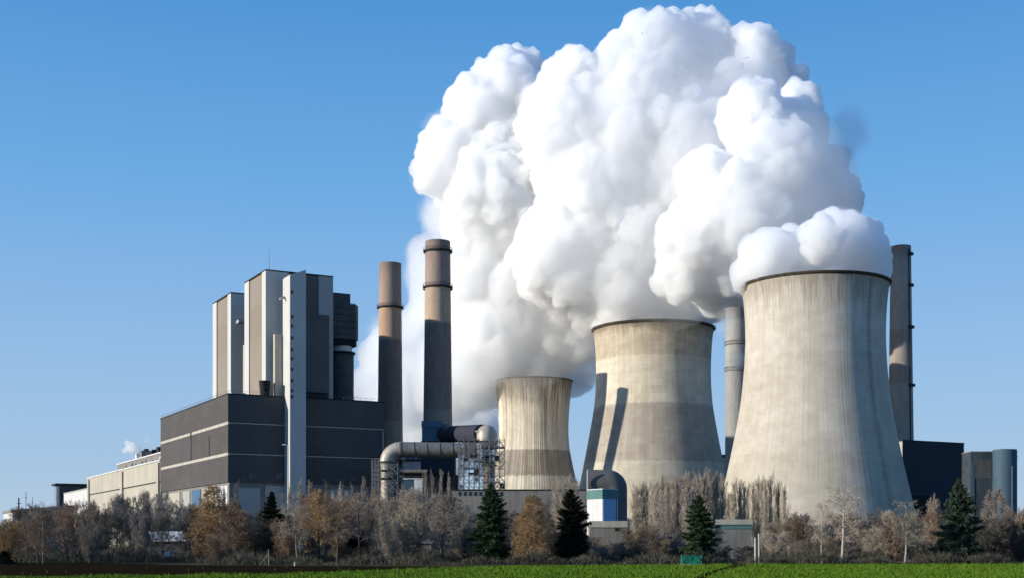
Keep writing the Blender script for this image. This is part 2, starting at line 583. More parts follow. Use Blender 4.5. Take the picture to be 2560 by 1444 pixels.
def cooling_tower(label, pxc, D, prof_px, mat_, rim_mat, ladder_px=None, lip=1.0, legs=28, zshell=9):
    """prof_px: (row, half width in px) from the rim down"""
    k = D / F
    loc = Vector(((pxc - 1280) * k, D, 0))
    t = thing('cooling_tower', label, 'cooling tower', loc, 0)
    pts = sorted([(CH + (HY - y) * k, hw * k) for y, hw in prof_px])
    zs = [p[0] for p in pts]
    rs = [p[1] for p in pts]
    H = zs[-1]
    z = np.linspace(zshell, H, 70)
    # smooth interpolation through the measured radii
    r = np.interp(z, zs, rs)
    ker = np.hanning(9)
    ker /= ker.sum()
    rp2 = np.concatenate([r[0] - (r[1] - r[0]) * np.arange(4, 0, -1), r, r[-1] + (r[-1] - r[-2]) * np.arange(1, 5)])
    r = np.convolve(rp2, ker, 'valid')
    th = .9
    prof = [(r[i], z[i]) for i in range(len(z))]
    inner = [(r[i] - th, z[i]) for i in reversed(range(len(z)))]
    MB().lathe(prof + inner + [prof[0]], 128).build('shell', mat_, t, smooth=True)
    rt = r[-1]
    rim = [(rt - .1, H - 2.6 * lip), (rt + .5 * lip, H - 1.9 * lip), (rt + 1.5 * lip, H - .9 * lip), (rt + 1.6 * lip, H + .1), (rt - 1.2, H + .12), (rt - 1.25, H - 2.6)]
    MB().lathe(rim, 128).build('rim', rim_mat, t, smooth=True)

    def rad(q):
        return float(np.interp(q, z, r))
    for i in range(legs):
        mb = MB()
        a = 2 * PI * (i + .5) / legs
        r0, rb = rad(zshell) - .3, rad(zshell) + zshell * .30
        top = (r0 * math.cos(a), r0 * math.sin(a), zshell + .4)
        for s_ in (-1, 1):
            b = a + s_ * PI / legs
            mb.bar((rb * math.cos(b), rb * math.sin(b), 0), top, .55, 6)
        mb.build('leg', M['grey_wall'], t)
    MB().lathe([(rad(zshell) * .78, 0), (rad(zshell) * .78, zshell * .95), (.1, zshell * .97)], 48).build('fill_pack', M['black'], t)
    if ladder_px is not None:
        a = ladder_px                       # azimuth of the ladder on the shell
        mb = MB()
        q = list(np.linspace(zshell, H - 1, 60))
        for da in (-.5, .5):
            for z0, z1 in zip(q[:-1], q[1:]):
                p0 = [(rad(zz) + .7) for zz in (z0, z1)]
                mb.bar((p0[0] * math.cos(a) - da * math.sin(a), p0[0] * math.sin(a) + da * math.cos(a), z0),
                       (p0[1] * math.cos(a) - da * math.sin(a), p0[1] * math.sin(a) + da * math.cos(a), z1), .08, 4, caps=False)
        for zz in np.arange(zshell + 2, H - 2, 2.2):
            rr = rad(zz) + .4
            mb.box(0, 0, 0, 0, 0, 0) if False else mb.bar((rr * math.cos(a) - .9 * math.sin(a), rr * math.sin(a) + .9 * math.cos(a), zz),
                                                         (rr * math.cos(a) + .9 * math.sin(a), rr * math.sin(a) - .9 * math.cos(a), zz), .07, 4)
        mb.build('ladder', M['grey_wall'], t)
    return t


def zof(y, D):
    return CH + (HY - y) * D / F


DB = 540
Hb = zof(715, DB)
m_big = tower_mat('big_tower_concrete', [(0, (.54, .495, .415)), (zof(1140, DB), (.57, .525, .445)), (zof(900, DB), (.60, .56, .485))],
                  .10, .35, .04, (Hb - 22, Hb, (.19, .15, .11), .55), .22, Hb)
m_mid = tower_mat('middle_tower_concrete', [(0, (.62, .57, .47)), (zof(1160, 710), (.47, .42, .35)), (zof(1020, 710), (.72, .645, .52)), (zof(905, 710), (.58, .50, .385)), (zof(838, 710), (.48, .41, .31))],
                  .16, .5, .12, (zof(870, 710), zof(822, 710), (.17, .13, .09), .6), .35, zof(822, 710))
m_small = tower_mat('small_tower_concrete', [(0, (.76, .70, .58)), (zof(1192, 770), (.39, .345, .28)), (zof(1128, 770), (.78, .71, .59)), (zof(1119, 770), (.78, .70, .57))],
                    .5, .2, .05, (zof(1075, 770), zof(935, 770), (.15, .115, .085), .85), .5, zof(952, 770), ribs=110)
M['rim'] = surf('sooted_rim', (.10, .085, .07), .9, .4, .5, .2)
M['rim_brown'] = surf('brown_stained_rim', (.14, .11, .08), .9, .3, .5, .2)
BIG = [(715, 181), (728, 178), (745, 175.5), (800, 171.5), (850, 170.5), (920, 174), (1000, 182), (1060, 192), (1140, 208), (1220, 226), (1285, 241), (1340, 254)]
MID = [(822, 151), (838, 147), (880, 144), (920, 142.5), (960, 143), (1010, 146.5), (1050, 153), (1110, 164), (1160, 174), (1190, 180), (1260, 195), (1340, 213)]
SML = [(952, 97), (975, 94), (1000, 91), (1032, 88.5), (1060, 87), (1090, 87), (1122, 90), (1169, 99), (1206, 108), (1270, 124), (1340, 142)]
cooling_tower('large pale cooling tower at the right with the widest rim', 2037, DB, BIG, m_big, M['rim'], R(-90 + 33), .42)
cooling_tower('middle cooling tower with tan and grey tone bands and shadow strips on its left', 1633, 710, MID, m_mid, M['rim'], None, .55)
cooling_tower('smallest cooling tower, dark streaked, beside the pipe scaffold', 1334, 770, SML, m_small, M['rim_brown'], None, .25)


# ---------------------------------------------------------------- chimneys
def chimney_mat(name, bands, H, streak=.15):
    return tower_mat(name, bands, streak, .8, .05, (H - 14, H, (.13, .10, .09), .5), .3, H)


def chimney(label, pxc, D, ytop, hw_top, hw_base, mat_, rings=(), ring_mat=None, lift=None, zb=0, brackets=None):
    k = D / F
    H = zof(ytop, D)
    t = thing('chimney', label, 'chimney', ((pxc - 1280) * k, D, 0), 0)
    rt, rb = hw_top * k, hw_base * k
    prof = [(rb + (rt - rb) * (zz / H) ** .8, zz) for zz in np.linspace(0, H, 40)]
    prof += [(rt - .5, H + .02), (rt - .7, H - 8)]
    MB().lathe(prof, 64).build('shaft', mat_, t, smooth=True)
    for yr, th_ in rings:
        zz = zof(yr, D)
        rr = rb + (rt - rb) * (zz / H) ** .8
        MB().lathe([(rr - .05, zz - .5), (rr + th_, zz - .35), (rr + th_, zz + .3), (rr - .05, zz + .35)], 64).build('platform_ring', ring_mat or M['steel_dark'], t, smooth=True)
        mb = MB()
        for i in range(40):
            a = 2 * PI * i / 40
            mb.bar(((rr + th_ - .1) * math.cos(a), (rr + th_ - .1) * math.sin(a), zz + .3), ((rr + th_ - .1) * math.cos(a), (rr + th_ - .1) * math.sin(a), zz + 1.3), .06, 4)
        mb.lathe([(rr + th_ - .04, zz + 1.25), (rr + th_ - .04, zz + 1.4), (rr + th_ - .16, zz + 1.4)], 48)
        mb.build('railing', M['steel_dark'], t)
    if brackets:
        a = R(-90 + brackets[0])
        mb = MB()
        for z0, z1 in zip(np.linspace(10, H - 2, 30)[:-1], np.linspace(10, H - 2, 30)[1:]):
            r0, r1 = [rb + (rt - rb) * (q / H) ** .8 + .25 for q in (z0, z1)]
            mb.bar((r0 * math.cos(a), r0 * math.sin(a), z0), (r1 * math.cos(a), r1 * math.sin(a), z1), .32, 4, caps=False)
        mb.build('ladder', M['steel_dark'], t)
        for yr in brackets[1]:
            zz = zof(yr, D)
            rr = rb + (rt - rb) * (zz / H) ** .8
            mb = MB()
            mb.poly([((rr - .2) * math.cos(a - .1), (rr - .2) * math.sin(a - .1)), ((rr + 1.3) * math.cos(a - .1), (rr + 1.3) * math.sin(a - .1)),
                     ((rr + 1.3) * math.cos(a + .55), (rr + 1.3) * math.sin(a + .55)), ((rr - .2) * math.cos(a + .55), (rr - .2) * math.sin(a + .55))], zz - .5, zz + 1.0)
            mb.build('landing', M['steel_dark'], t)
    return t


H1, H2 = zof(660, 605), zof(605, 560)
mc1 = chimney_mat('brown_chimney_concrete', [(0, (.33, .29, .25)), (zof(1053, 605), (.26, .20, .175)), (zof(850, 605), (.52, .36, .255)), (zof(768, 605), (.42, .31, .26))], H1)  # dark band starts at the boiler tower's shadow edge: cast shade put into colour
mc2 = chimney_mat('brown_chimney_render', [(0, (.33, .29, .25)), (zof(1025, 560), (.27, .21, .185)), (zof(808, 560), (.54, .41, .31)), (zof(720, 560), (.40, .31, .265))], H2)  # tone drops where the boiler shadow begins, so that shade is in the colour
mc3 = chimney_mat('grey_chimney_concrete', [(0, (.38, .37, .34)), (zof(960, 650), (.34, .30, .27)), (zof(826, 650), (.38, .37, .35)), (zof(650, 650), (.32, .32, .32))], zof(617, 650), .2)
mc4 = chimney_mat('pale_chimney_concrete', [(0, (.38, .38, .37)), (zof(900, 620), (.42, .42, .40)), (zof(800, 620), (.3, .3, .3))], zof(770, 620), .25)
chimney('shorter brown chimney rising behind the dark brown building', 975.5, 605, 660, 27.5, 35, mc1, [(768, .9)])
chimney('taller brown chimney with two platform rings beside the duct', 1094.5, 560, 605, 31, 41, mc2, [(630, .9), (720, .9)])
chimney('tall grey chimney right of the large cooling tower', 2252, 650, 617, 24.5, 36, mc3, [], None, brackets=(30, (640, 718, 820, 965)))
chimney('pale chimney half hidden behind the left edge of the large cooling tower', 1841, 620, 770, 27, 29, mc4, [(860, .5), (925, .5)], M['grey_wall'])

# ---------------------------------------------------------------- dark brown building, boiler towers, stair shaft
CN = Vector(((570 - 1280) * 500 / F, 500, 0))
HB = 60.4
b = thing('power_block', 'dark brown block building with pale horizontal bands, below the fluted towers', 'building', CN, UANG)
mb = MB()
z_edges = [26.2, 37.2, 49.4, HB]
mb.box(0, 65.5, 0, 116, 26.2, 36.6)
mb.build('wall', M['dark_clad'], b)
MB().box(0, 65.5, 0, 116, 37.8, 48.7).build('wall', M['dark_clad'], b)
MB().box(0, 65.5, 0, 116, 49.9, HB).build('wall', M['dark_clad'], b)
for z0, z1 in ((36.6, 37.8), (48.7, 49.9)):
    MB().box(.08, 1.5, .5, 115.7, z0, z1).build('band', M['band'], b)
    MB().box(.5, 65.2, .12, 1.5, z0 - .0, z1).build('shadow_gap', M['dark_clad'], b)
    MB().box(.3, 65.3, -.12, .12, z0 + .4, z0 + .75).build('band', M['band'], b)
MB().box(-.12, 65.6, -.12, 116.1, HB, HB + .5).box(.5, 65, .5, 115.6, HB + .5, HB + .52).build('roof_edge', M['steel_dark'], b)
MB().box(.6, 64.9, .6, 115.4, 0, 26.2).build('ground_storey', M['grey_wall'], b)
for x0, x1, z0, z1, mm in ((4, 13, 8, 24, 'pilaster'), (15, 24, 10, 25, 'pilaster'), (40, 52, 8, 24, 'pilaster')):
    MB().box(x0, x1, .3, .6, z0, z1).build('cladding_panel', M[mm], b)
for y0, y1, mm in ((2, 20, 'white_sheet'), (24, 40, 'cream'), (44, 58, 'blue_tarp'), (62, 74, 'pilaster'), (80, 112, 'cream')):
    MB().box(.3, .6, y0, y1, 12, 25.0).build('cladding_panel', M[mm], b)
# drain pipes on the left face, and parapet furniture
MB().bar((-.25, 28, 38), (-.25, 28, 46), .25, 6).build('downpipe', M['steel'], b)
MB().bar((-.25, 58, 38), (-.25, 58, 50.5), .3, 6).build('downpipe', M['steel'], b)
for x0 in (8, 19, 50):
    f = MB().box(x0, x0 + 3.2, -.25, 0, 27.6, 30.2).build('louvre', M['grey_dark'], b)
    for q in range(6):
        MB().box(x0 + .1, x0 + 3.1, -.4, -.25, 27.8 + q * .4, 27.95 + q * .4).build('blade', M['steel'], f)
for x0, x1, y0, y1 in ((.2, 65.2, .2, .2), (.2, .2, .2, 115.8)):
    mb = MB()
    mb.bar((x0, y0, HB + 1.6), (x1, y1, HB + 1.6), .05)
    n_ = int(max(x1 - x0, y1 - y0) / 2.5)
    for q in range(n_ + 1):
        x, y = x0 + (x1 - x0) * q / n_, y0 + (y1 - y0) * q / n_
        mb.bar((x, y, HB + .4), (x, y, HB + 1.6), .05)
    mb.build('railing', M['steel'], b)
for x0, y0, w0, h0 in ((55, 20, 5, 3.2), (58, 50, 4, 4.0), (10, 100, 5, 3.5), (50, 8, 3, 2.2)):
    MB().box(x0, x0 + w0, y0, y0 + w0, HB + .5, HB + h0).build('roof_unit', M['grey_dark'], b)
MB().bar((64.9, -.4, 30), (64.9, -.4, 48.6), .3, 8).build('downpipe', M['pilaster'], b)
MB().box(7, 13, 20, 21.2, HB + .5, HB + 3.2).build('vent_hood', M['pilaster'], b)
mb = MB().lathe([(1.7, HB + .4), (2.3, HB + 6.5), (1.9, HB + 6.5), (1.3, HB + 2)], 20, 15.7, 3.2)
mb.build('vent_pot', M['black'], b, smooth=True)


HT = 111.7


def boiler(label, v0):
    t = thing('boiler_tower', label, 'tower', CN + U * 17.5 + Vv * v0 + Vector((0, 0, HB + .5)), UANG)
    z1 = HT - HB - .5
    # left face (local x=0): white, taupe, white; right face (local y=0): pale grey, dark, pale grey
    MB().box(.5, 28.1, .5, 29.5, 0, z1 - .1).build('wall', M['taupe'], t)
    MB().box(0, 2.2, 23.5, 30, 0, z1).build('corner_pilaster', M['white'], t)
    MB().box(0, 9.6, 0, 5.2, 0, z1).build('corner_pilaster', M['white'], t).data
    MB().box(9.63, 22.4, .1, .5, 0, z1 - .3).build('recessed_wall', M['taupe_dark'], t)
    MB().box(22.4, 28.6, 0, 5.2, 0, z1).build('corner_pilaster', M['pilaster'], t)
    MB().box(-.1, 28.7, -.1, 30.1, z1, z1 + .5).build('roof_edge', M['steel_dark'], t)
    return t


tB = boiler('nearer fluted tower with white corner pilasters, behind the stair shaft', 7.7)
tA = boiler('farther fluted tower with white corner pilasters, left of the nearer one', 58.7)
z1 = HT - HB - .5
MB().box(15.5, 26.3, -1.6, 0.08, 0, zof(792, 528) - HB).build('projecting_panel', M['taupe_dark'], tB)
MB().box(16.0, 25.6, -1.7, -1.6, 0.3, 3.0).build('plinth', M['black'], tB)
# link wall between the towers, set back, with a lit slab standing proud of it
t = thing('link_wall', 'dark recessed wall filling the gap between the two fluted towers', 'wall', CN + U * 17.5 + Vv * 37.7 + Vector((0, 0, HB + .5)), UANG)
MB().box(9, 27, .2, 20.8, 0, HT - HB - 3).build('wall', M['grey_dark'], t)
MB().box(3.0, 9, 7.5, 12.5, 0, 27).build('pale_slab', M['cream'], t)
MB().box(1.5, 9, 14, 18, 37, 38.3).build('gallery', M['pilaster'], t)
t = thing('mast', 'thin antenna mast on the roof of the nearer fluted tower', 'antenna', CN + U * 20 + Vv * 11 + Vector((0, 0, HT + .5)), 0)
MB().bar((0, 0, 0), (0, 0, 9.2), .09, 5, .04).build('pole', M['steel_dark'], t)
MB().box(-.3, .3, -.3, .3, 0, .4).build('foot', M['steel_dark'], t)

# stair shaft
SP = Vector(((726 - 1280) * 505 / F, 505, 0))
t = thing('stair_shaft', 'tall grey stair shaft with slanted top standing before the dark building', 'tower', SP, UANG)
hz = zof(687, 505)
mb = MB()
mb.poly([(0, 0), (6.4, 0), (6.4, 9.0), (0, 9.0)], 0, [hz, zof(671, 505), zof(671, 505), hz])
mb.build('wall', M['stair'], t)
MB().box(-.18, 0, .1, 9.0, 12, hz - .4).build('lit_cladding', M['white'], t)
for yy in (728, 790, 813, 843, 872, 895, 922, 950, 975, 990):
    zz = zof(yy, 505)
    f = MB().box(.15, 1.15, -.14, 0, zz - .65, zz + .65).build('window', M['grey_dark'], t)
    MB().box(.3, 1.0, -.2, -.14, zz - .5, zz + .5).build('pane', M['glass'], f)
for yy in (990, 1090, 1160, 1230):
    zz = zof(yy, 505)
    MB().box(-.9, -.18, 7.5, 8.6, zz - .3, zz + .3).build('landing', M['pilaster'], t)
MB().box(-3.4, -.2, 9.2, 11.4, 15, hz - 22).build('side_shaft', M['cream'], t)
MB().bar((-2.6, 5.5, zof(745, 508)), (-.1, 6.5, zof(738, 508)), .5, 6).build('floodlight_arm', M['pilaster'], t)

# silo behind the nearer tower
t = thing('bunker_silo', 'dark hopper silo with overhanging block top, right of the fluted towers', 'silo', ((856 - 1280) * 552 / F, 552, 0), UANG)
k = 552 / F
MB().lathe([(4.9, 30), (4.9, zof(885, 552))], 40).build('drum', M['grey_dark'], t, smooth=True)
MB().lathe([(4.2, zof(885, 552)), (4.2, zof(862, 552))], 24).build('neck', M['white_sheet'], t, smooth=True)
MB().lathe([(4.95, zof(885, 552)), (5.5, zof(885, 552)), (5.5, zof(880, 552)), (4.95, zof(880, 552))], 32).build('collar', M['black'], t)
MB().poly([(-7, -5), (4.2, -5), (6.2, -2.6), (6.2, 5), (-7, 5)], zof(850, 552), zof(763, 552)).build('hopper_block', M['grey_dark'], t)
MB().poly([(-6.5, -4.5), (3.8, -4.5), (5.7, -2.2), (5.7, 4.5), (-6.5, 4.5)], zof(865, 552), zof(850, 552)).build('hopper_skirt', M['black'], t)
MB().box(-7, 2.5, -3, 3, zof(763, 552), zof(735, 552)).build('head_house', M['grey_dark'], t)
MB().box(3.2, 5.5, -2, 1, zof(763, 552), zof(757, 552)).build('vent', M['white_sheet'], t)
for i in range(5):
    zz = zof(775 + i * 16, 552)
    MB().box(-7.05, 4.0, -5.12, -5.0, zz, zz + .25).build('seam_rail', M['steel_dark'], t)
MB().box(-8, 8, -7, 7, 0, 30).build('base', M['grey_dark'], t)

# ---------------------------------------------------------------- pale hall running off to the left
t = thing('turbine_hall', 'long cream hall with grey upper storey left of the dark building', 'building', CN + Vv * 116.2, UANG)
MB().box(0, 45, 0, 194, 0, 30.8).build('wall', M['cream'], t)
MB().box(.35, 45, 0, 194, 30.8, 31.5).build('shadow_gap', M['grey_dark'], t)
MB().box(-.1, 45, 0, 194.1, 31.5, 41).build('wall', M['cream'], t)
for yv in (0.8, 86, 186):
    MB().box(-1.0, -.1, yv, yv + 4.2, 0, 40.2).build('pilaster', M['cream'], t)
MB().box(-.5, 45.3, -.02, 194.4, 41, 41.7).build('cornice', M['white_sheet'], t)
MB().box(7, 45, 0, 139, 41.7, 46.6).build('upper_storey', M['grey_wall'], t)
MB().box(6.5, 45.2, -.02, 139.4, 46.6, 47.3).build('upper_roof', M['white_sheet'], t)
rr = random.Random(4)
for i in range(16):
    y0 = 4 + i * 8.4
    MB().box(6.86, 7, y0, y0 + rr.uniform(2, 5), 42.2, 42.2 + rr.uniform(1.6, 3.4)).build('window', M['glass'] if i % 3 else M['pilaster'], t)
t2s = []
names = [(4, 26, 3.4, 'black', 'long low dark fan housing nearest the dark building on the cream hall roof'), (31, 8, 4.4, 'grey_dark', 'grey cooler box second from the dark building on the hall roof'),
         (44, 6, 3.6, 'black', 'dark cooler box beside the white vapour on the hall roof'), (60, 16, 2.6, 'black', 'dark duct run under the white vapour on the hall roof'),
         (84, 6, 4.2, 'steel', 'grey cooler box left of the vapour on the hall roof'), (97, 4, 3.2, 'white_sheet', 'small white box at the far end of the hall roof')]
for y0, ln, hh, mm, lb in names:
    q = thing('roof_unit', lb, 'roof unit', CN + Vv * (116.2 + y0) + U * 9 + Vector((0, 0, 47.3)), UANG, 'units on the cream hall roof')
    MB().box(0, 6, 0, ln, .6, hh).build('casing', M[mm], q)
    MB().box(.5, 5.5, .5, ln - .5, 0, .6).build('plinth', M['steel'], q)
    MB().lathe([(1.2, hh), (1.4, hh + 1.1), (1.1, hh + 1.1)], 14, 3, ln / 2).build('fan_cowl', M['steel_dark'], q)
t = thing('annex', 'low white sheeted annex at the far left end of the cream hall', 'building', CN + Vv * 310.5, UANG)
MB().box(.4, 30, 0, 92, 0, 35).build('wall', M['white_sheet'], t)
MB().box(.1, 30, 0, 92.2, 35, 35.6).build('roof_edge', M['pilaster'], t)
t = thing('end_block', 'small dark gabled block with a white corner column, leftmost of the plant', 'building', P(147, 1355, 880) * Vector((1, 1, 0)) if False else Vector(((147 - 1280) * 880 / F, 880, 0)), UANG)
MB().box(0, 24, 0, 18, 0, 42).build('wall', M['grey_dark'], t)
MB().box(-1.9, .3, -.8, 1.6, 0, 41).build('column', M['white_sheet'], t)
MB().box(-2.2, 24.3, -1.1, 18.3, 42, 43.2).build('roof_edge', M['steel_dark'], t)
MB().box(8, 10.2, -.15, 0, 32, 38).build('panel', M['white_sheet'], t)
MB().box(18, 20.5, -.15, 0, 36, 41).build('panel', M['pilaster'], t)

# far-left low hall and masts
t = thing('distant_hall', 'low pale hall with a sloping roof beyond the trees at the far left', 'building', Vector(((60 - 1280) * 700 / F, 700, 0)), UANG)
MB().box(-6, 26, 0, 40, 0, 19).build('wall', M['white_sheet'], t)
MB().poly([(-6.5, -.5), (26.5, -.5), (26.5, 40.5), (-6.5, 40.5)], 19, [20.4, 23.4, 23.4, 20.4]).build('roof', M['grey_wall'], t)
for px, yt, r_, lb in ((47, 1243, .35, 'short thick dark mast, leftmost on the skyline'), (65, 1228, .14, 'thin tall mast between the thick one and the third'), (81, 1240, .1, 'faint thin mast, third from the left')):
    q = thing('mast', lb, 'mast', ((px - 1280) * 640 / F, 640, 0), 0, 'masts on the left skyline')
    h_ = zof(yt, 640)
    MB().bar((0, 0, 0), (0, 0, h_), r_ * 1.2, 6, r_).build('pole', M['steel_dark'], q)
    MB().box(-r_ * 3, r_ * 3, -.1, .1, h_ - 3, h_ - 2.7).build('crossarm', M['steel_dark'], q)

# ---------------------------------------------------------------- ducts, scaffold, low buildings round the chimneys
DQ = 500.0


def arc(c, r, a0, a1, ex, ey, n=10):
    return [Vector(c) + Vector(ex) * r * math.cos(a0 + (a1 - a0) * i / n) + Vector(ey) * r * math.sin(a0 + (a1 - a0) * i / n) for i in range(n + 1)]


k = DQ / F
t = thing('flue_duct', 'pale round duct with a downward elbow at its left end, before the chimneys', 'duct', P(968, 1355, DQ) * Vector((1, 1, 0)) + Vector((0, 0, 0)), 0)
bx0, by0 = t.location.x, t.location.y
rd = 19.5 * k
zc = zof(1122.5, DQ)
el_r = 33 * k
xl = 0.0
ac = Vector((xl + el_r, 0, zc - el_r))
pth = arc(ac, el_r, PI, PI / 2, (1, 0, 0), (0, 0, 1), 12)
MB().tube([(xl, 0, 2), (xl, 0, zof(1170, DQ)), (xl, 0, ac.z)], [16.5 * k, 16.5 * k, rd * .95], 28).build('riser', M['duct_pale'], t, smooth=True)
MB().tube(pth, rd * .97, 28).build('elbow', M['duct_pale'], t, smooth=True)
x_end = (1192 - 968) * k
MB().tube([(ac.x, 0, zc), (x_end, 2, zc - .3)], rd * .985, 28).build('pipe', M['duct'], t, smooth=True)
for i in range(6):
    x = ac.x + .2 + i * (x_end - ac.x) / 6
    y_ = 2 * i / 6
    MB().tube([(x, y_, zc - .05 * i), (x + .35, y_, zc - .05 * i)], rd + .12, 28).build('flange', M['duct'], t, smooth=True)
for yy in (1155, 1176, 1196):
    zz = zof(yy, DQ)
    MB().lathe([(16.5 * k, zz - .4), (16.5 * k + .5, zz - .4), (16.5 * k + .5, zz + .4), (16.5 * k, zz + .4)], 28, xl, 0).build('collar', M['steel_dark'], t)

t = thing('crossover_duct', 'dark duct with a domed pale elbow, running right from the taller brown chimney', 'duct', ((1224 - 1280) * 505 / F, 505, 0), 0)
k5 = 505 / F
rD = 17 * k5
zc2 = zof(1090, 505)
p0 = P(1100, 1084, 548) - Vector(t.location)
p1 = P(1205, 1083, 507) - Vector(t.location)
MB().tube([p0, p1], [3.3, 3.7], 28).build('pipe', M['navy_clad'], t, smooth=True)
ctr = P(1217, 1086, 505) - Vector(t.location)
dome = []
for i in range(13):
    a = PI / 2 * i / 12
    dome.append((4.0 * math.cos(a), ctr.z + 4.0 * math.sin(a)))
MB().lathe([(4.0, ctr.z - 2.6)] + dome, 32, ctr.x, ctr.y).build('elbow', M['duct_pale'], t, smooth=True)
MB().lathe([(2.5, 2), (2.5, zof(1120, 505)), (3.4, zof(1105, 505)), (4.0, ctr.z - 2.6)], 28, ctr.x + .8, ctr.y).build('riser', M['duct'], t, smooth=True)
for yy in (1118, 1143, 1163):
    zz = zof(yy, 505)
    MB().lathe([(2.5, zz - .3), (3.0, zz - .3), (3.0, zz + .3), (2.5, zz + .3)], 28, ctr.x + .8, ctr.y).build('collar', M['steel_dark'], t)
MB().box(p1.x - 2.6, p1.x - 1.3, p1.y - 4.2, p1.y - 3.4, p1.z + .3, p1.z + .9).build('hatch', M['white_sheet'], t)


def scaffold(label, px0, px1, y0, y1, D, dep, cols, lev, seed, decks=True):
    k = D / F
    t = thing('scaffold', label, 'scaffold', ((px0 - 1280) * k, D, 0), 0)
    W = (px1 - px0) * k
    z0, z1_ = zof(y1, D), zof(y0, D)
    rr = random.Random(seed)
    xs = [W * i / cols for i in range(cols + 1)]
    zs = [z0 + (z1_ - z0) * i / lev for i in range(lev + 1)]
    for x in xs:
        for y in (0, dep):
            MB().bar((x, y, 0), (x, y, z1_ + .8), .17).build('standard', M['steel'], t)
    mb = MB()
    for z in zs:
        for y in (0, dep):
            mb.bar((0, y, z), (W, y, z), .13)
            mb.bar((0, y, z + 1.0), (W, y, z + 1.0), .07)
        for x in xs:
            mb.bar((x, 0, z), (x, dep, z), .12)
    for i in range(cols):
        for j in range(lev):
            for y in (0, dep):
                q = rr.random()
                if q < .75:
                    a, b_ = (xs[i], xs[i + 1]) if rr.random() < .5 else (xs[i + 1], xs[i])
                    mb.bar((a, y, zs[j]), (b_, y, zs[j + 1]), .15)
                if q < .5:
                    mb.bar((xs[i], y, zs[j + 1]), (xs[i + 1], y, zs[j]), .14)
    mb.build('framework', M['steel'], t)
    if decks:
        for j, z in enumerate(zs[1:]):
            a = rr.randint(0, cols - 2)
            MB().box(xs[a], xs[min(cols, a + rr.randint(2, 5))], .1, dep - .1, z + .13, z + .34).build('deck', M['steel_dark'], t)
        for j in range(16):
            a, q = rr.randint(0, cols - 1), rr.randint(0, lev - 1)
            MB().box(xs[a] + .1, xs[a + 1] - .1, .25, .35, zs[q] + .2, zs[q] + rr.uniform(1.0, 3.0)).build('sheeting', M[rr.choice(['white_sheet', 'white_sheet', 'pilaster', 'steel_dark'])], t)
    return t


scaffold('large steel scaffold between the pale duct and the smallest cooling tower', 1146, 1262, 1100, 1222, 490, 7, 9, 7, 3)
scaffold('small steel lattice stair left of the duct elbow', 929, 946, 1152, 1225, 492, 3, 2, 6, 7, False)
scaffold('narrow steel frame wrapped round the foot of the duct elbow', 944, 994, 1160, 1228, 493, 7, 2, 3, 12, False)
scaffold('slim steel frame right of the duct elbow, under the pipe', 988, 1006, 1150, 1225, 503, 6, 2, 5, 9)

# casing round the taller chimney's foot, with its shaded plant rooms and two added slabs hidden behind the chimneys
t = thing('duct_house', 'blue grey plant house wrapped around the foot of the taller brown chimney', 'building', ((1094 - 1280) * 548 / F, 548, 0), 0)
kk = 548 / F
MB().box(-38 * kk, 14 * kk, -6, 2, zof(1070, 548), zof(1054, 548)).build('head_casing', M['duct_blue'], t)
MB().box(-37 * kk, 8 * kk, -5.5, 2, zof(1104, 548), zof(1070, 548)).build('casing', M['duct_blue'], t)
MB().box(-40 * kk, 44 * kk, -5, 8, zof(1186, 548), zof(1104, 548) ).build('plant_room', M['navy_clad'], t)
for i, x in enumerate((-36, -20, -4, 10, 24, 38)):
    MB().box(x * kk, (x + 6) * kk, -4.5, -3, 0, zof(1186, 548)).build('column', M['grey_dark'], t)
MB().box(-8, 9, 0, 8, 0, zof(1186, 548)).build('core', M['grey_dark'], t)
MB().box(14 * kk, 30 * kk, -4, 0, zof(1071, 548), zof(1060, 548)).build('gantry', M['steel'], t)
for dx, dy, sx_, sy_, hh in ((-38.5, 654.5, 2.6, 2.2, 112.5), (-63.4, 668, 4.0, 9.0, 126)):
    x, y = dx - t.location.x, dy - t.location.y
    MB().box(x - sx_, x + sx_, y - sy_, y + sy_, 0, hh).build('shadow_caster', M['grey_wall'], t)  # unseen slabs, added only to throw the shadow strips on the middle tower

t = thing('workshop', 'white low workshop with a window strip seen between the two brown chimneys', 'building', ((1032 - 1280) * 600 / F, 600, 0), 0)
kk = 600 / F
MB().box(-30 * kk, 28 * kk, 0, 12, 0, zof(1150, 600)).build('wall', M['white_sheet'], t)
MB().box(-31 * kk, 28.5 * kk, -.4, 12, zof(1152, 600), zof(1150, 600) + .6).build('band', M['steel_dark'], t)
MB().box(-30 * kk, 28 * kk, 0.2, 12, zof(1150, 600) + .6, zof(1137, 600)).build('upper_wall', M['white_sheet'], t)
for i in range(3):
    MB().box((-17 + i * 14) * kk, (-9 + i * 14) * kk, -.05, .2, zof(1149, 600) + .6, zof(1140, 600)).build('window', M['duct_blue'], t)
MB().box(-31 * kk, 28.5 * kk, -.5, 12.3, zof(1137, 600), zof(1135, 600)).build('roof', M['steel_dark'], t)
t = thing('pipe_bridge', 'dark steel pipe bridge crossing low between the duct elbow and chimney foot', 'bridge', ((1000 - 1280) * 515 / F, 515, 0), 0)
kk = 515 / F
MB().box(-20 * kk, 68 * kk, 0, 3, zof(1192, 515), zof(1180, 515)).build('deck', M['steel_dark'], t)
for x in (-18, 4, 26, 48, 66):
    MB().box(x * kk, (x + 3) * kk, .3, 2.7, 0, zof(1192, 515)).build('column', M['steel_dark'], t)
MB().tube([(-20 * kk, -.6, zof(1178, 515)), (68 * kk, -.6, zof(1178, 515))], .8, 12).build('pipe', M['duct'], t, smooth=True)
t = thing('container_cabin', 'small blue and white cabins stacked below the pipe bridge', 'cabin', ((1018 - 1280) * 480 / F, 480, 0), 0)
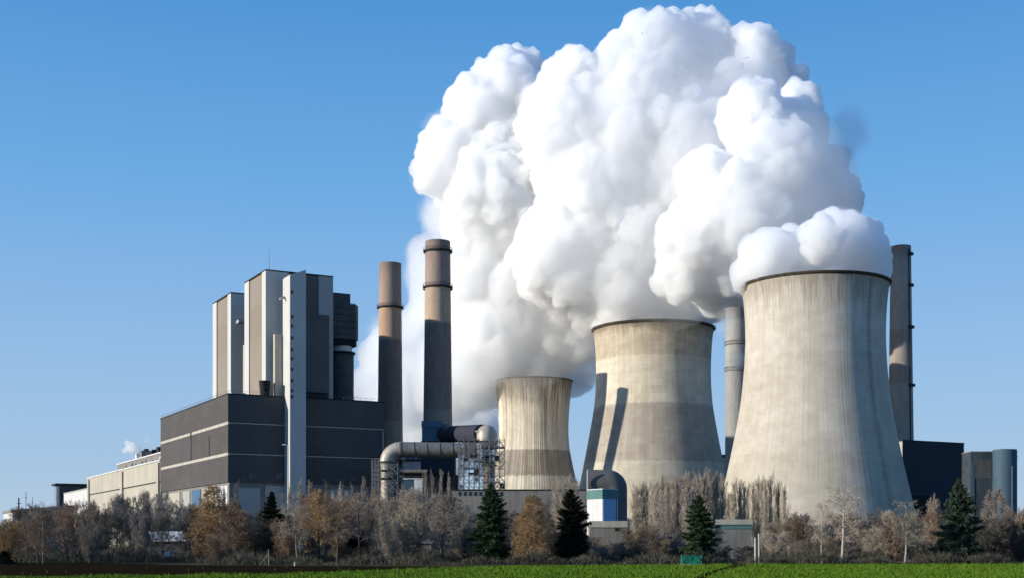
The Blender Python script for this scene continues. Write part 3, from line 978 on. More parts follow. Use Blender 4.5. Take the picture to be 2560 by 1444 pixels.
MB().box(-1.5, 2.5, 0, 4, 0, zof(1200, 480)).build('lower_cabin', M['silo'], t)
MB().box(2.6, 5.6, 0, 4, 0, zof(1197, 480)).build('upper_cabin', M['white_sheet'], t)
MB().box(-1.7, 5.8, -.2, 4.2, zof(1197, 480), zof(1197, 480) + .4).build('roof', M['white_sheet'], t)

t = thing('grey_plant_wall', 'long low grey building in front of the smallest cooling tower', 'building', ((1130 - 1280) * 430 / F, 430, 0), 0)
kk = 430 / F
MB().box(0, 340 * kk, 0, 20, 0, zof(1224, 430)).build('wall', M['grey_wall'], t)
MB().box(-.4, 340 * kk + .4, -.3, 20.3, zof(1224, 430), zof(1222, 430)).build('roof_edge', M['steel_dark'], t)
for i in range(9):
    x = (16 + i * 13) * kk
    f = MB().box(x, x + .9, -.08, 0, zof(1238, 430), zof(1228, 430)).build('window', M['steel_dark'], t)
    MB().box(x + .1, x + .8, -.12, -.08, zof(1237, 430), zof(1229, 430)).build('pane', M['glass'], f)
t = thing('red_brown_block', 'small red brown block in the gap between the middle and large cooling towers', 'building', ((1796 - 1280) * 800 / F, 800, 0), 0)
MB().box(0, 9, 0, 10, 0, zof(1140, 800)).build('wall', surf('red_brown', (.10, .05, .045), .8), t)
MB().box(.6, 5.5, -.4, 0, zof(1165, 800), zof(1143, 800)).build('panel', M['cream'], t)
MB().box(-.3, 9.3, -.3, 10.3, zof(1140, 800), zof(1135, 800)).build('roof_edge', M['grey_dark'], t)

# near white and blue bunker with its dark rounded duct
t = thing('transfer_station', 'white and blue box building with a teal top band, before the middle tower', 'building', ((1506 - 1280) * 350 / F, 350, 0), R(28))
hz = zof(1222, 350)
zb = zof(1245, 350)


def rbox(x0, x1, y0, y1, z0, z1_, r_=1.1):
    pts = []
    for cx_, cy_, a0 in ((x1 - r_, y0 + r_, -90), (x1 - r_, y1 - r_, 0), (x0 + r_, y1 - r_, 90), (x0 + .25, y0 + .25, 180)):
        rr_ = r_ if a0 != 180 else .25
        for i in range(5):
            a = R(a0 + 90 * i / 4)
            pts.append((cx_ + rr_ * math.cos(a), cy_ + rr_ * math.sin(a)))
    return MB().poly(pts, z0, z1_)


rbox(0, 5.5, 0, 8.8, 0, zb).build('wall', M['white_sheet'], t)
MB().box(.3, 4.4, -.06, .0, 1, zb - .1).build('blue_cladding', M['blue'], t)
MB().box(4.45, 4.6, -.12, 0, 1, zb - .1).build('downpipe', M['steel_dark'], t)
rbox(-.15, 5.65, -.15, 8.9, zb, hz).build('teal_band', M['teal'], t)
rbox(0, 5.5, 0, 8.8, hz, hz + .25).build('roof', M['white_sheet'], t)
t = thing('dark_duct', 'dark rounded duct curving down behind the white and blue box building', 'duct', ((1500 - 1280) * 372 / F, 372, 0), 0)
kk = 372 / F
rD = 36 * kk
zc = zof(1209, 372)
pp = [(-32 * kk, 0, zc), (10 * kk, 0, zc)] + [tuple(v) for v in arc((20 * kk, 0, zc - 12 * kk), 12 * kk, PI / 2, 0, (1, 0, 0), (0, 0, 1), 8)] + [(32 * kk, 0, 4)]
MB().tube(pp, rD, 32).build('pipe', M['taupe_dark'], t, smooth=True)
MB().bar((-33 * kk, -rD - .5, 0), (-33 * kk, -rD - .5, zof(1175, 372)), .25, 6).build('post', M['pilaster'], t)

t = thing('concrete_outbuilding', 'low concrete outbuilding with two small windows below the white and blue box', 'building', ((1476 - 1280) * 300 / F, 300, 0), 0)
kk = 300 / F
MB().box(0, 92 * kk, 0, 9, 0, zof(1317, 300)).build('wall', M['grey_wall'], t)
MB().box(-.15, 92 * kk + .1, -.2, 9.2, zof(1317, 300), zof(1301, 300)).build('parapet', M['cream'], t)
for px in (1537, 1547):
    f = MB().box((px - 1476) * kk, (px - 1476 + 7) * kk, -.1, 0, zof(1326, 300), zof(1318.5, 300)).build('window', M['steel_dark'], t)
    MB().box((px - 1475) * kk, (px - 1476 + 6) * kk, -.16, -.1, zof(1325, 300), zof(1319.5, 300)).build('pane', M['glass'], f)
t = thing('garage', 'low concrete garage with a teal stripe below the tall pale poplars', 'building', ((1785 - 1280) * 195 / F, 195, 0), 0)
kk = 195 / F
MB().box(0, 93 * kk, 0, 5, 0, zof(1321, 195)).build('wall', M['grey_wall'], t)
MB().box(-.06, 93 * kk + .06, -.06, 5, zof(1321, 195), zof(1310, 195)).build('stripe', M['teal'], t)
MB().box(-.2, 93 * kk + .2, -.2, 5.2, zof(1310, 195), zof(1297, 195)).build('parapet', M['cream'], t)

# right: navy hall and silos
t = thing('navy_hall', 'dark navy hall to the right of the large cooling tower', 'building', ((2257 - 1280) * 600 / F, 600, 0), UANG)
MB().box(0, 40, 0, 27, 0, zof(1100, 600)).build('wall', M['navy_clad'], t)
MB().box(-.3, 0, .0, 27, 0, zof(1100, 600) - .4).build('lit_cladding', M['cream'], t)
MB().box(-.5, 40.2, -.2, 27.2, zof(1100, 600), zof(1099, 600) + .2).build('roof_edge', M['steel_dark'], t)
MB().box(-6, 16, -7, -.3, 0, zof(1238, 600)).build('annex', M['black'], t)
t = thing('rounded_silo', 'blue grey silo with a rounded side, rightmost building', 'silo', ((2512 - 1280) * 500 / F, 500, 0), 0)
kk = 500 / F
zt = zof(1123, 500)
MB().lathe([(29 * kk, 0), (29 * kk, zt - .6), (28.5 * kk, zt), (0.1, zt + .4)], 40).build('drum', M['silo'], t, smooth=True)
MB().bar((29 * kk, -1, zof(1141, 500)), (32 * kk, -1, zof(1141, 500)), .15).build('bracket', M['steel'], t)
MB().tube([(8 * kk, -28 * kk, 0), (8 * kk, -28 * kk, zof(1165, 500))], .5, 8).build('downpipe', M['silo'], t)
t = thing('weathered_silo', 'grimy dark grey silo block left of the rounded blue grey silo', 'silo', ((2427 - 1280) * 503 / F, 503, 0), 0)
kk = 503 / F
zt = zof(1129, 503)
MB().box(0, 55 * kk, 0, 10, 0, zt).build('wall', M['silo_dirty'], t)
MB().box(-.1, 55 * kk, -.1, 10.1, zt, zt + .35).build('roof_edge', M['steel'], t)
MB().box(10 * kk, 52 * kk, -.12, 0, zof(1195, 503), zof(1148, 503)).build('grimy_panel', M['grey_dark'], t)
MB().box(1 * kk, 9 * kk, -.2, 0, zof(1300, 503), zof(1160, 503)).build('side_duct', M['silo'], t)

# ---------------------------------------------------------------- small things near the trees
t = thing('lamp_post', 'white lamp post in front of the grey stair shaft', 'lamp post', ((720 - 1280) * 260 / F, 260, 0), 0)
hz = zof(1112, 260)
MB().bar((0, 0, 0), (0, 0, hz), .18, 8, .10).build('pole', M['white_sheet'], t)
MB().bar((0, 0, hz), (-.6, 0, hz + .15), .07, 6).build('arm', M['white_sheet'], t)
MB().box(-1.2, -.5, -.14, .14, hz + .05, hz + .25).build('lamp_head', M['white_sheet'], t)
t = thing('tarpaulin_stack', 'green tarpaulin covered stack at the edge of the field', 'stack', ((1706 - 1280) * 141 / F, 141, 0), 0)
k = 141 / F
rr = random.Random(8)
pts = []
bm = bmesh.new()
bmesh.ops.create_grid(bm, x_segments=12, y_segments=8, size=.5)
bmesh.ops.create_cube(bm, size=1)
bm.free()
mb = MB()
nx, nz = 16, 8
W_, H_ = 49 * k, 25 * k
for side in range(2):
    y_ = 0 if side == 0 else 1.4
    n0 = len(mb.v)
    for j in range(nz + 1):
        for i in range(nx + 1):
            mb.v.append((W_ * i / nx + rr.uniform(-.02, .02), y_ + (rr.uniform(-.05, .05)) + (.12 * (j / nz) if side == 0 else -.12 * j / nz), H_ * j / nz + (rr.uniform(-.03, .03) if j else 0)))
    for j in range(nz):
        for i in range(nx):
            a = n0 + j * (nx + 1) + i
            q = (a, a + 1, a + nx + 2, a + nx + 1)
            mb.f.append(q if side == 0 else q[::-1])
off = (nx + 1) * (nz + 1)
for i in range(nx):
    a = nz * (nx + 1) + i
    mb.f.append((a, a + 1, off + a + 1, off + a))
for j in range(nz):
    a = j * (nx + 1)
    mb.f.append((a, a + nx + 1, off + a + nx + 1, off + a))
    a += nx
    mb.f.append((a, off + a, off + a + nx + 1, a + nx + 1))
mb.build('cover', M['green_tarp'], t)
MB().box(-.1, W_ + .1, -.1, 1.5, 0, .14).build('pallet', M['pole'], t)

t = thing('shed', 'dark garden shed with white tilted roof panels among the left trees', 'shed', ((372 - 1280) * 185 / F, 185, 0), 0)
k = 185 / F
MB().box(0, 88 * k, 0, 4, 0, zof(1352, 185)).build('wall', M['grey_dark'], t)
for i, (a, c_) in enumerate(((2, 42), (46, 86))):
    mb = MB()
    z0, z1_ = zof(1352, 185), zof(1328, 185)
    n = [(a * k + .5, -.4, z0), (c_ * k + .5, -.4, z0), (c_ * k - .6, 1.6, z1_), (a * k - .6, 1.6, z1_)]
    mb.v += n + [(x, y, z + .08) for x, y, z in n]
    mb.f += [(3, 2, 1, 0), (4, 5, 6, 7), (0, 1, 5, 4), (1, 2, 6, 5), (2, 3, 7, 6), (3, 0, 4, 7)]
    mb.build('roof_panel', M['white_sheet'], t)
t = thing('blue_tent', 'blue rounded tarpaulin shelter in front of the dark garden shed', 'shelter', ((428 - 1280) * 178 / F, 178, 0), 0)
k = 178 / F
MB().lathe([(1.35 * math.cos(a), 1.3 * math.sin(a)) for a in np.linspace(0, PI / 2 - .02, 9)], 20).build('canopy', M['blue_tarp'], t, smooth=True)
MB().lathe([(1.4, 0), (1.4, .12), (1.3, .12)], 20).build('skirt', M['steel_dark'], t)
t = thing('white_roofed_shed', 'low hut with a snow white roof half hidden by bare twigs', 'hut', ((1002 - 1280) * 182 / F, 182, 0), 0)
k = 182 / F
MB().box(0, 76 * k, 0, 3, 0, zof(1357, 182)).build('wall', M['pole'], t)
MB().poly([(-.2, -.3), (76 * k + .2, -.3), (76 * k + .2, 3.3), (-.2, 3.3)], zof(1357, 182), [zof(1352, 182)] * 2 + [zof(1344, 182)] * 2).build('roof', M['white_sheet'], t)


def post(name, label, cat, px, ytop, D, r_, m_, brace=False, group=None):
    q = thing(name, label, cat, ((px - 1280) * D / F, D, 0), 0, group)
    h_ = zof(ytop, D)
    MB().bar((0, 0, 0), (rr.uniform(-.04, .04), 0, h_), r_, 7, r_ * .85).build('pole', M[m_], q)
    if brace:
        MB().bar((-22 * D / F, 0, .1), (0, 0, h_ * .8), r_ * .6, 5).build('brace', M[m_], q)
    return q


post('fence_post', 'timber fence post with a diagonal brace, left of the birch at the field edge', 'post', 672, 1372, 140, .06, 'pole', True)
post('marker_post', 'tall thin marker pole among the far left bare trees', 'pole', 107, 1303, 150, .045, 'pole')
post('marker_post', 'short pale marker stone at the foot of a birch', 'marker', 737, 1403, 137, .09, 'white_sheet')
M['bark_white'] = surf('white_birch_bark', (.62, .58, .52), .8, .2, 2, .1, dirt=(.06, .05, .045, .9))
for px, yt, lb in ((1888.5, 1343, 'left and shorter of the two white limbless trunks in front of the poplars'), (1897.5, 1333, 'right and taller of the two white limbless trunks in front of the poplars')):
    post('limbless_birch', lb, 'trunk', px, yt, 148, .13, 'bark_white', group='white limbless trunks')

# ---------------------------------------------------------------- trees
M['bark'] = surf('grey_brown_bark', (.12, .10, .085), .95, .3, 2, .2)
M['bark_pale'] = surf('pale_bark', (.30, .275, .24), .95, .3, 2, .2)
TW = {
    'brown': ((.13, .097, .068), (.19, .145, .105), 'brown'),
    'red': ((.145, .098, .068), (.20, .14, .10), 'reddish brown'),
    'grey': ((.14, .125, .11), (.21, .19, .17), 'grey'),
    'dark': ((.060, .055, .048), (.10, .09, .078), 'dark grey'),
    'mauve': ((.155, .128, .108), (.225, .19, .16), 'mauve grey'),
    'beige': ((.23, .195, .15), (.32, .275, .215), 'beige'),
    'pale': ((.34, .29, .21), (.46, .40, .30), 'pale straw coloured'),
    'orange': ((.19, .122, .062), (.27, .18, .095), 'orange brown'),
    'silver': ((.22, .18, .145), (.32, .27, .22), 'silvery'),
    'green': ((.016, .030, .014), (.035, .058, .024), 'dark green'),
    'blackgreen': ((.007, .010, .007), (.014, .02, .012), 'almost black'),
    'bluegreen': ((.026, .044, .030), (.052, .075, .048), 'blue green'),
}
TM = {k_: veg('twigs_' + k_, tuple(x * 1.22 for x in a), tuple(x * 1.22 for x in b_), 1.2) for k_, (a, b_, c_) in TW.items()}


class Twigs:
    def __init__(s):
        s.v, s.f = [], []

    def seg(s, a, b, r0, r1, k=3):
        d = b - a
        L = math.sqrt(d @ d)
        if L < 1e-6:
            return
        d = d / L
        t = np.array((0, 0, 1.)) if abs(d[2]) < .9 else np.array((1., 0, 0))
        x = np.cross(d, t)
        x /= math.sqrt(x @ x)
        y = np.cross(d, x)
        n = len(s.v)
        if k == 2:
            g = random.uniform(0, PI)
            q = x * math.cos(g) + y * math.sin(g)
            s.v += [a - q * r0, a + q * r0, b + q * r1, b - q * r1]
            s.f.append((n, n + 1, n + 2, n + 3))
            return
        for c, rr_ in ((a, r0), (b, r1)):
            for i in range(k):
                g = 2 * PI * i / k
                s.v.append(c + x * (math.cos(g) * rr_) + y * (math.sin(g) * rr_))
        s.f += [(n + i, n + k + i, n + k + (i + 1) % k, n + (i + 1) % k) for i in range(k)]

    def mesh(s, name):
        me = bpy.data.meshes.new(name)
        me.from_pydata([tuple(q) for q in s.v], [], s.f)
        me.materials.append(M['bark'])
        return me


def unit(v):
    return v / max(1e-9, math.sqrt(v @ v))


def rv(rng):
    return unit(rng.normal(size=3))


def grow(tw, rng, a, d, L, r0, level, maxl, nchild, spread, up, sag, twr):
    """one curved branch and its children"""
    n = 4 if level < maxl - 1 else (3 if level < maxl else 2)
    p = a
    pts = [a]
    dd = d
    for i in range(n):
        dd = unit(dd + rv(rng) * .16 + np.array((0, 0, up if level < maxl else up - sag)) * .25)
        q = p + dd * (L / n)
        f0, f1 = 1 - i / n, 1 - (i + 1) / n
        if level >= maxl:
            tw.seg(p, q, twr, twr * .7, 2)
        elif level == maxl - 1:
            tw.seg(p, q, max(r0 * (.35 + .65 * f0), twr), max(r0 * (.35 + .65 * f1), twr), 2)
        else:
            tw.seg(p, q, r0 * (.3 + .7 * f0), r0 * (.3 + .7 * f1), 4)
        p = q
        pts.append(p)
    if level >= maxl:
        return
    nc = nchild[level]
    for i in range(nc):
        t_ = rng.uniform(.2, 1.0) if level else rng.uniform(.25, 1)
        x = t_ * n
        i0 = min(int(x), n - 1)
        b = pts[i0] + (pts[i0 + 1] - pts[i0]) * (x - i0)
        d0 = unit(pts[i0 + 1] - pts[i0])
        side = unit(np.cross(d0, rv(rng)))
        d1 = unit(d0 * (1 - spread) + side * spread + np.array((0, 0, up * .35)))
        grow(tw, rng, b, d1, L * rng.uniform(.38, .62) * (1.15 - .45 * t_), r0 * .5, level + 1, maxl, nchild, spread, up, sag, twr)


def bare_tree_proto(seed, kind):
    """built 10 m tall; crown radius about 3.3 m (0.9 m for the upright poplar)"""
    rng = np.random.default_rng(seed)
    random.seed(seed)
    tk, cr_ = Twigs(), Twigs()
    up_ = np.array((0, 0, 1.))
    if kind == 'round':
        p, d = np.array((0., 0, 0)), up_
        base = []
        for i in range(9):
            d = unit(d + rv(rng) * .13 + up_ * .35)
            q = p + d * .95
            r0 = .15 * (1 - i / 10) + .015
            tk.seg(p, q, r0, .15 * (1 - (i + 1) / 10) + .015, 7)
            base.append((p, q))
            p = q
        for i in range(24):
            h = 1.6 + 6.6 * (i / 24) ** .95 + rng.uniform(-.2, .2)
            x = min(h / .95, 8.6)
            a, b = base[int(x)]
            s0 = a + (b - a) * (x % 1)
            az = i * 2.4 + rng.uniform(-.4, .4)
            f = (h - 1.6) / 6.6
            L = 3.3 * math.sqrt(max(.12, 1 - (f * 1.05 - .28) ** 2 * 1.35)) * rng.uniform(.8, 1.1)
            el = R(18 + 48 * f + rng.uniform(-10, 12))
            dr = np.array((math.cos(az) * math.cos(el), math.sin(az) * math.cos(el), math.sin(el)))
            grow(cr_, rng, s0, dr, L, .07, 0, 3, (9, 7, 6), .55, .28, .2, .013)
    elif kind == 'shrub':
        for sidx in range(9):
            az = sidx * 2.4
            p = np.array((math.cos(az) * .25, math.sin(az) * .25, 0))
            d = unit(np.array((math.cos(az) * .33, math.sin(az) * .33, 1)))
            for i in range(7):
                d = unit(d + rv(rng) * .1 + up_ * .06)
                q = p + d * rng.uniform(1.0, 1.3)
                tk.seg(p, q, .075 * (1 - i / 8) + .01, .075 * (1 - (i + 1) / 8) + .01, 5)
                for c in range(4):
                    side = unit(np.cross(d, rv(rng)))
                    grow(cr_, rng, p + (q - p) * rng.uniform(0, 1), unit(d + side * .7), rng.uniform(1.3, 2.4) * (1 - i * .055), .03, 1, 3, (0, 9, 8), .5, .35, .1, .0125)
                p = q
    elif kind == 'poplar':
        p, d = np.array((0., 0, 0)), up_
        for i in range(12):
            d = unit(d + rv(rng) * .04 + up_ * .5)
            q = p + d * .82
            tk.seg(p, q, .11 * (1 - i / 13) + .01, .11 * (1 - (i + 1) / 13) + .01, 6)
            for c in range(10 if i else 3):
                az = rng.uniform(0, 2 * PI)
                el = R(rng.uniform(66, 84))
                dr = np.array((math.cos(az) * math.cos(el), math.sin(az) * math.cos(el), math.sin(el)))
                grow(cr_, rng, p + (q - p) * rng.uniform(0, 1), dr, rng.uniform(1.8, 3.4) * (1 - i * .04), .022, 1, 3, (0, 6, 5), .24, .9, 0, .0075)
            p = q
    elif kind == 'birch':
        p, d = np.array((0., 0, 0)), unit(np.array((rng.uniform(-.08, .08), 0, 1)))
        for i in range(11):
            d = unit(d + rv(rng) * .07 + up_ * .15)
            q = p + d * .88
            tk.seg(p, q, .115 * (1 - i / 12) + .012, .115 * (1 - (i + 1) / 12) + .012, 8)
            if i > 2:
                for c in range(5):
                    az = rng.uniform(0, 2 * PI)
                    el = R(rng.uniform(15, 50))
                    dr = np.array((math.cos(az) * math.cos(el), math.sin(az) * math.cos(el), math.sin(el)))
                    grow(cr_, rng, p + (q - p) * rng.uniform(0, 1), dr, rng.uniform(1.5, 2.7) * (1 - abs(i - 5) * .07), .028, 1, 3, (0, 8, 7), .5, .1, 1.3, .012)
            p = q
    elif kind == 'larch':
        tk.seg(np.array((0., 0, 0)), np.array((0., 0, 9.9)), .16, .02, 8)
        for i in range(95):
            h = .9 + 8.8 * (i / 95) ** .95
            f = h / 10
            az = i * 2.4 + rng.uniform(-.3, .3)
            L = (3.3 * (1 - f) ** .62 + .25) * rng.uniform(.8, 1.15) * min(1, .55 + f * 2.2)
            el = R(rng.uniform(-5, 25))
            dr = np.array((math.cos(az) * math.cos(el), math.sin(az) * math.cos(el), math.sin(el)))
            grow(cr_, rng, np.array((0, 0, h)), dr, L, .035, 1, 3, (0, 14, 9), .5, -.05, .6, .017)
    return tk, cr_


def conifer_proto(seed, slim=.30, ragged=.18, low=.06, open_=0):
    """10 m tall spruce: whorled limbs, each carrying flat sprays of short needle blades"""
    rng = np.random.default_rng(seed)
    random.seed(seed)
    tk, cr_ = Twigs(), Twigs()
    tk.seg(np.array((0., 0, 0)), np.array((0., 0, 9.8)), .17, .02, 8)
    nb = 210
    for i in range(nb):
        f = low + (1 - low) * (i / nb) ** .92
        h = 10 * f
        az = i * 2.3999 + rng.uniform(-.35, .35)
        L = (10 * slim * (1 - f) ** .78 + .15) * rng.uniform(1 - ragged, 1 + ragged) * min(1, .6 + f * 3) * (1 + .22 * math.sin(2 * az + seed + 5 * f) + .14 * math.sin(9 * f + seed * 2 + az))
        el = R(28 * f - 12 + rng.uniform(-9, 9) + open_)
        p = np.array((0, 0, h))
        d = np.array((math.cos(az) * math.cos(el), math.sin(az) * math.cos(el), math.sin(el)))
        n = 6
        for j in range(n):
            d = unit(d + np.array((0, 0, .07 if j > 2 else -.05)) + rv(rng) * .08)
            q = p + d * L / n
            cr_.seg(p, q, .03 * (1 - j / n) + .008, .03 * (1 - (j + 1) / n) + .008, 3)
            m_ = int(5 + 7 * L / 3)
            for c in range(m_):
                s_ = unit(np.cross(d, np.array((0, 0, 1.)))) * (1 if c % 2 else -1)
                b = p + (q - p) * rng.uniform(0, 1)
                w_ = L * .36 * (1 - .6 * j / n) * rng.uniform(.5, 1.2) + .10
                e = b + unit(d * .8 + s_ * .9 + rv(rng) * .45 + np.array((0, 0, -.10))) * w_
                mid = (b + e) / 2
                # a spray: blades crossing the little shoot
                cr_.seg(b, e, .065, .015, 2)
                for z_ in range(2):
                    o_ = rv(rng) * .15 * w_
                    cr_.seg(mid + o_, mid + o_ + unit(d * .6 + rv(rng)) * w_ * .5, .07, .012, 2)
            p = q
    return tk, cr_


PROTO = {}


def proto(kind, idx):
    key = (kind, idx)
    if key not in PROTO:
        sd = 100 + idx * 7 + sum(map(ord, kind))
        if kind == 'spruce':
            tk, cr_ = conifer_proto(sd, (.36, .31, .38)[idx % 3], (.27, .30, .24)[idx % 3])
        elif kind == 'pine':
            tk, cr_ = conifer_proto(sd, .34, .22, .04, 14)
        else:
            tk, cr_ = bare_tree_proto(sd, kind)
        PROTO[key] = (tk.mesh(kind + '_trunk'), cr_.mesh(kind + '_crown'), float(np.percentile([math.hypot(v[0], v[1]) for v in cr_.v], 97)), float(np.percentile([v[2] for v in cr_.v], 99.7)))
    return PROTO[key]


LAND = [(0, 130, 'at the far left'), (130, 330, 'before the cream hall'), (330, 475, 'by the garden shed'), (475, 700, 'before the dark brown building'),
        (700, 880, 'right of the stair shaft'), (880, 1030, 'below the duct elbow'), (1030, 1180, 'below the taller brown chimney'), (1180, 1300, 'below the scaffold'),
        (1300, 1480, 'before the smallest cooling tower'), (1480, 1570, 'below the white blue building'), (1570, 1700, 'before the middle cooling tower'),
        (1700, 1815, 'between middle and large cooling tower'), (1815, 1970, "at the large cooling tower's left"), (1970, 2120, 'before the large cooling tower'),
        (2120, 2250, "at the large cooling tower's right"), (2250, 2420, 'before the navy hall'), (2420, 2700, 'by the grey silos')]
KIND_WORD = {'round': 'bare tree', 'shrub': 'bare bush', 'poplar': 'upright poplar', 'birch': 'bare birch', 'larch': 'dense larch', 'spruce': 'spruce', 'pine': 'broad conifer'}
NAME = {'round': 'bare_tree', 'shrub': 'bare_bush', 'poplar': 'poplar_tree', 'birch': 'birch_tree', 'larch': 'larch_tree', 'spruce': 'spruce_tree', 'pine': 'conifer_tree'}
TREES = []


def tree(px, ytop, hw, kind, col, D, idx=0, rot=None, ltext=None):
    TREES.append(dict(px=px, ytop=ytop, hw=hw, kind=kind, col=col, D=D, idx=idx, rot=rot, l=ltext))


def plant_all():
    rg = random.Random(11)
    ordn = ['first', 'second', 'third', 'fourth', 'fifth', 'sixth', 'seventh', 'eighth', 'ninth', 'tenth', 'eleventh', 'twelfth', 'thirteenth', 'fourteenth', 'fifteenth', 'sixteenth', 'seventeenth', 'eighteenth', 'nineteenth', 'twentieth']
    groups = {}
    for t_ in TREES:
        t_['land'] = [l for a, b_, l in LAND if a <= max(0, min(2699, t_['px'])) < b_][0]
        t_['row'] = 'front row' if t_['D'] < 168 else ('middle row' if t_['D'] < 215 else 'back row')
        groups.setdefault((t_['land'], t_['row'], t_['kind'], t_['col']), []).append(t_)
    for (land, row, kind, col), lst in groups.items():
        lst.sort(key=lambda q: q['px'])
        for i, q in enumerate(lst):
            desc = '%s %s %s, %s' % (TW[col][2], KIND_WORD[kind], land, row)
            q['label'] = q['l'] or (desc if len(lst) == 1 else desc + ', %s from left' % ordn[i])
    for q in TREES:
        tme, cme, cr_r, ch = proto(q['kind'], q['idx'])
        D = q['D']
        H = zof(q['ytop'], D)
        sz = H / ch
        sxy = q['hw'] * D / F / cr_r
        o = thing(NAME[q['kind']], q['label'], 'tree' if q['kind'] != 'shrub' else 'bush', ((q['px'] - 1280) * D / F, D, -.02), q['rot'] if q['rot'] is not None else rg.uniform(0, 6.28),
                  'trees between the field and the power station')
        o.scale = (sxy, sxy, sz)
        a = bpy.data.objects.new('trunk', tme)
        b_ = bpy.data.objects.new('crown', cme)
        for z_ in (a, b_):
            COL.objects.link(z_)
            z_.parent = o
            z_.material_slots[0].link = 'OBJECT'
        a.material_slots[0].material = M['bark_white'] if q['kind'] == 'birch' and q['col'] in ('silver', 'beige') and q['px'] > 1900 else (M['bark_pale'] if q['col'] in ('pale', 'beige', 'silver') else M['bark'])
        b_.material_slots[0].material = TM[q['col']]


# the trees one can tell apart, front to back: px, top row, half width, kind, colour, distance
T = tree
T(533, 1212, 58, 'larch', 'orange', 165, 0)
T(590, 1265, 50, 'round', 'red', 158, 1)
T(680, 1228, 42, 'spruce', 'blackgreen', 170, 1, ltext='thin topped dark spruce left of the white lamp post')
T(640, 1300, 60, 'shrub', 'dark', 160, 0)
T(548, 1330, 40, 'shrub', 'brown', 152, 1)
T(745, 1225, 55, 'birch', 'beige', 150, 0)
T(800, 1222, 60, 'round', 'orange', 156, 0)
T(842, 1250, 55, 'birch', 'brown', 149, 1)
T(903, 1225, 62, 'birch', 'mauve', 152, 0)
T(885, 1310, 45, 'spruce', 'blackgreen', 172, 2)
T(975, 1238, 45, 'shrub', 'silver', 175, 0)
T(1050, 1215, 65, 'round', 'beige', 160, 2)
T(1105, 1222, 62, 'round', 'mauve', 158, 1)
T(1010, 1275, 50, 'round', 'brown', 168, 0)
T(1150, 1275, 45, 'shrub', 'mauve', 175, 1)
T(1228, 1209, 52, 'spruce', 'green', 156, 0, ltext='dark green spruce in front of the scaffold')
T(1200, 1310, 45, 'spruce', 'green', 160, 2)
T(1330, 1236, 54, 'larch', 'orange', 152, 0)
T(1428, 1222, 52, 'pine', 'blackgreen', 156, 0, ltext='almost black ragged conifer left of the white and blue box building')
T(1412, 1200, 36, 'shrub', 'silver', 190, 0)
T(1360, 1230, 35, 'shrub', 'grey', 195, 1)
T(1748, 1236, 46, 'spruce', 'green', 150, 1, ltext='green spruce above the green tarpaulin stack')
T(1785, 1310, 30, 'birch', 'beige', 152, 1)
T(1600, 1318, 50, 'shrub', 'brown', 165, 0)
T(1655, 1305, 55, 'shrub', 'mauve', 168, 1)
T(1575, 1350, 45, 'shrub', 'brown', 158, 1)
T(1640, 1345, 45, 'shrub', 'brown', 155, 0)
T(1695, 1330, 35, 'shrub', 'grey', 160, 1)
T(1665, 1225, 30, 'birch', 'silver', 200, 0)
T(2398, 1196, 55, 'spruce', 'bluegreen', 152, 0, ltext='tall blue green spruce in front of the navy hall')
T(2103, 1212, 62, 'birch', 'silver', 148, 1)
T(2055, 1250, 36, 'birch', 'silver', 150, 0)
T(2262, 1250, 50, 'birch', 'beige', 150, 1)
T(2325, 1275, 40, 'round', 'red', 160, 2)
T(2335, 1235, 25, 'round', 'silver', 165, 1)
T(2480, 1218, 48, 'round', 'mauve', 200, 0)
T(2470, 1290, 60, 'shrub', 'dark', 165, 0)
T(2525, 1265, 40, 'shrub', 'brown', 170, 1)
T(2550, 1300, 40, 'shrub', 'dark', 155, 1)
T(2572, 1245, 26, 'larch', 'orange', 175, 0)
T(2600, 1225, 50, 'round', 'brown', 300, 0)
T(75, 1290, 40, 'birch', 'red', 150, 0)
T(95, 1285, 38, 'birch', 'brown', 152, 1)
T(18, 1300, 40, 'shrub', 'orange', 158, 0)
T(10, 1375, 30, 'spruce', 'blackgreen', 148, 2)
# tall pale poplars
rp_ = random.Random(77)
for i in range(19):
    px = 1584 + i * 12.4 + rp_.uniform(-4, 4)
    yt = np.interp(px, [1580, 1600, 1640, 1700, 1750, 1790, 1815], [1225, 1196, 1190, 1184, 1176, 1172, 1196]) + rp_.uniform(-6, 14)
    T(px, yt, rp_.uniform(13, 21), 'poplar', 'beige' if i < 9 else 'silver', 286 + rp_.uniform(-10, 12), i % 3)
for i in range(14):
    px = 1820 + i * 10.6 + rp_.uniform(-3, 3)
    yt = np.interp(px, [1815, 1835, 1860, 1930, 1955, 1965], [1236, 1198, 1190, 1184, 1200, 1220]) + rp_.uniform(-6, 16)
    T(px, yt, rp_.uniform(10, 16), 'poplar', 'pale' if i % 3 else 'beige', 222 + rp_.uniform(-8, 10), i % 3)
for i, (px, yt, c_) in enumerate(((725, 1210, 'beige'), (750, 1192, 'beige'), (775, 1200, 'beige'), (818, 1198, 'brown'), (850, 1204, 'beige'), (882, 1206, 'grey'), (908, 1192, 'beige'), (936, 1212, 'grey'),
                                  (1064, 1180, 'beige'), (1082, 1176, 'beige'), (1103, 1174, 'beige'), (1122, 1182, 'beige'), (1005, 1208, 'grey'), (590, 1200, 'grey'), (560, 1215, 'grey'), (1395, 1195, 'beige'), (1425, 1184, 'beige'))):
    T(px, yt, 9, 'poplar', c_, 300, i % 2)
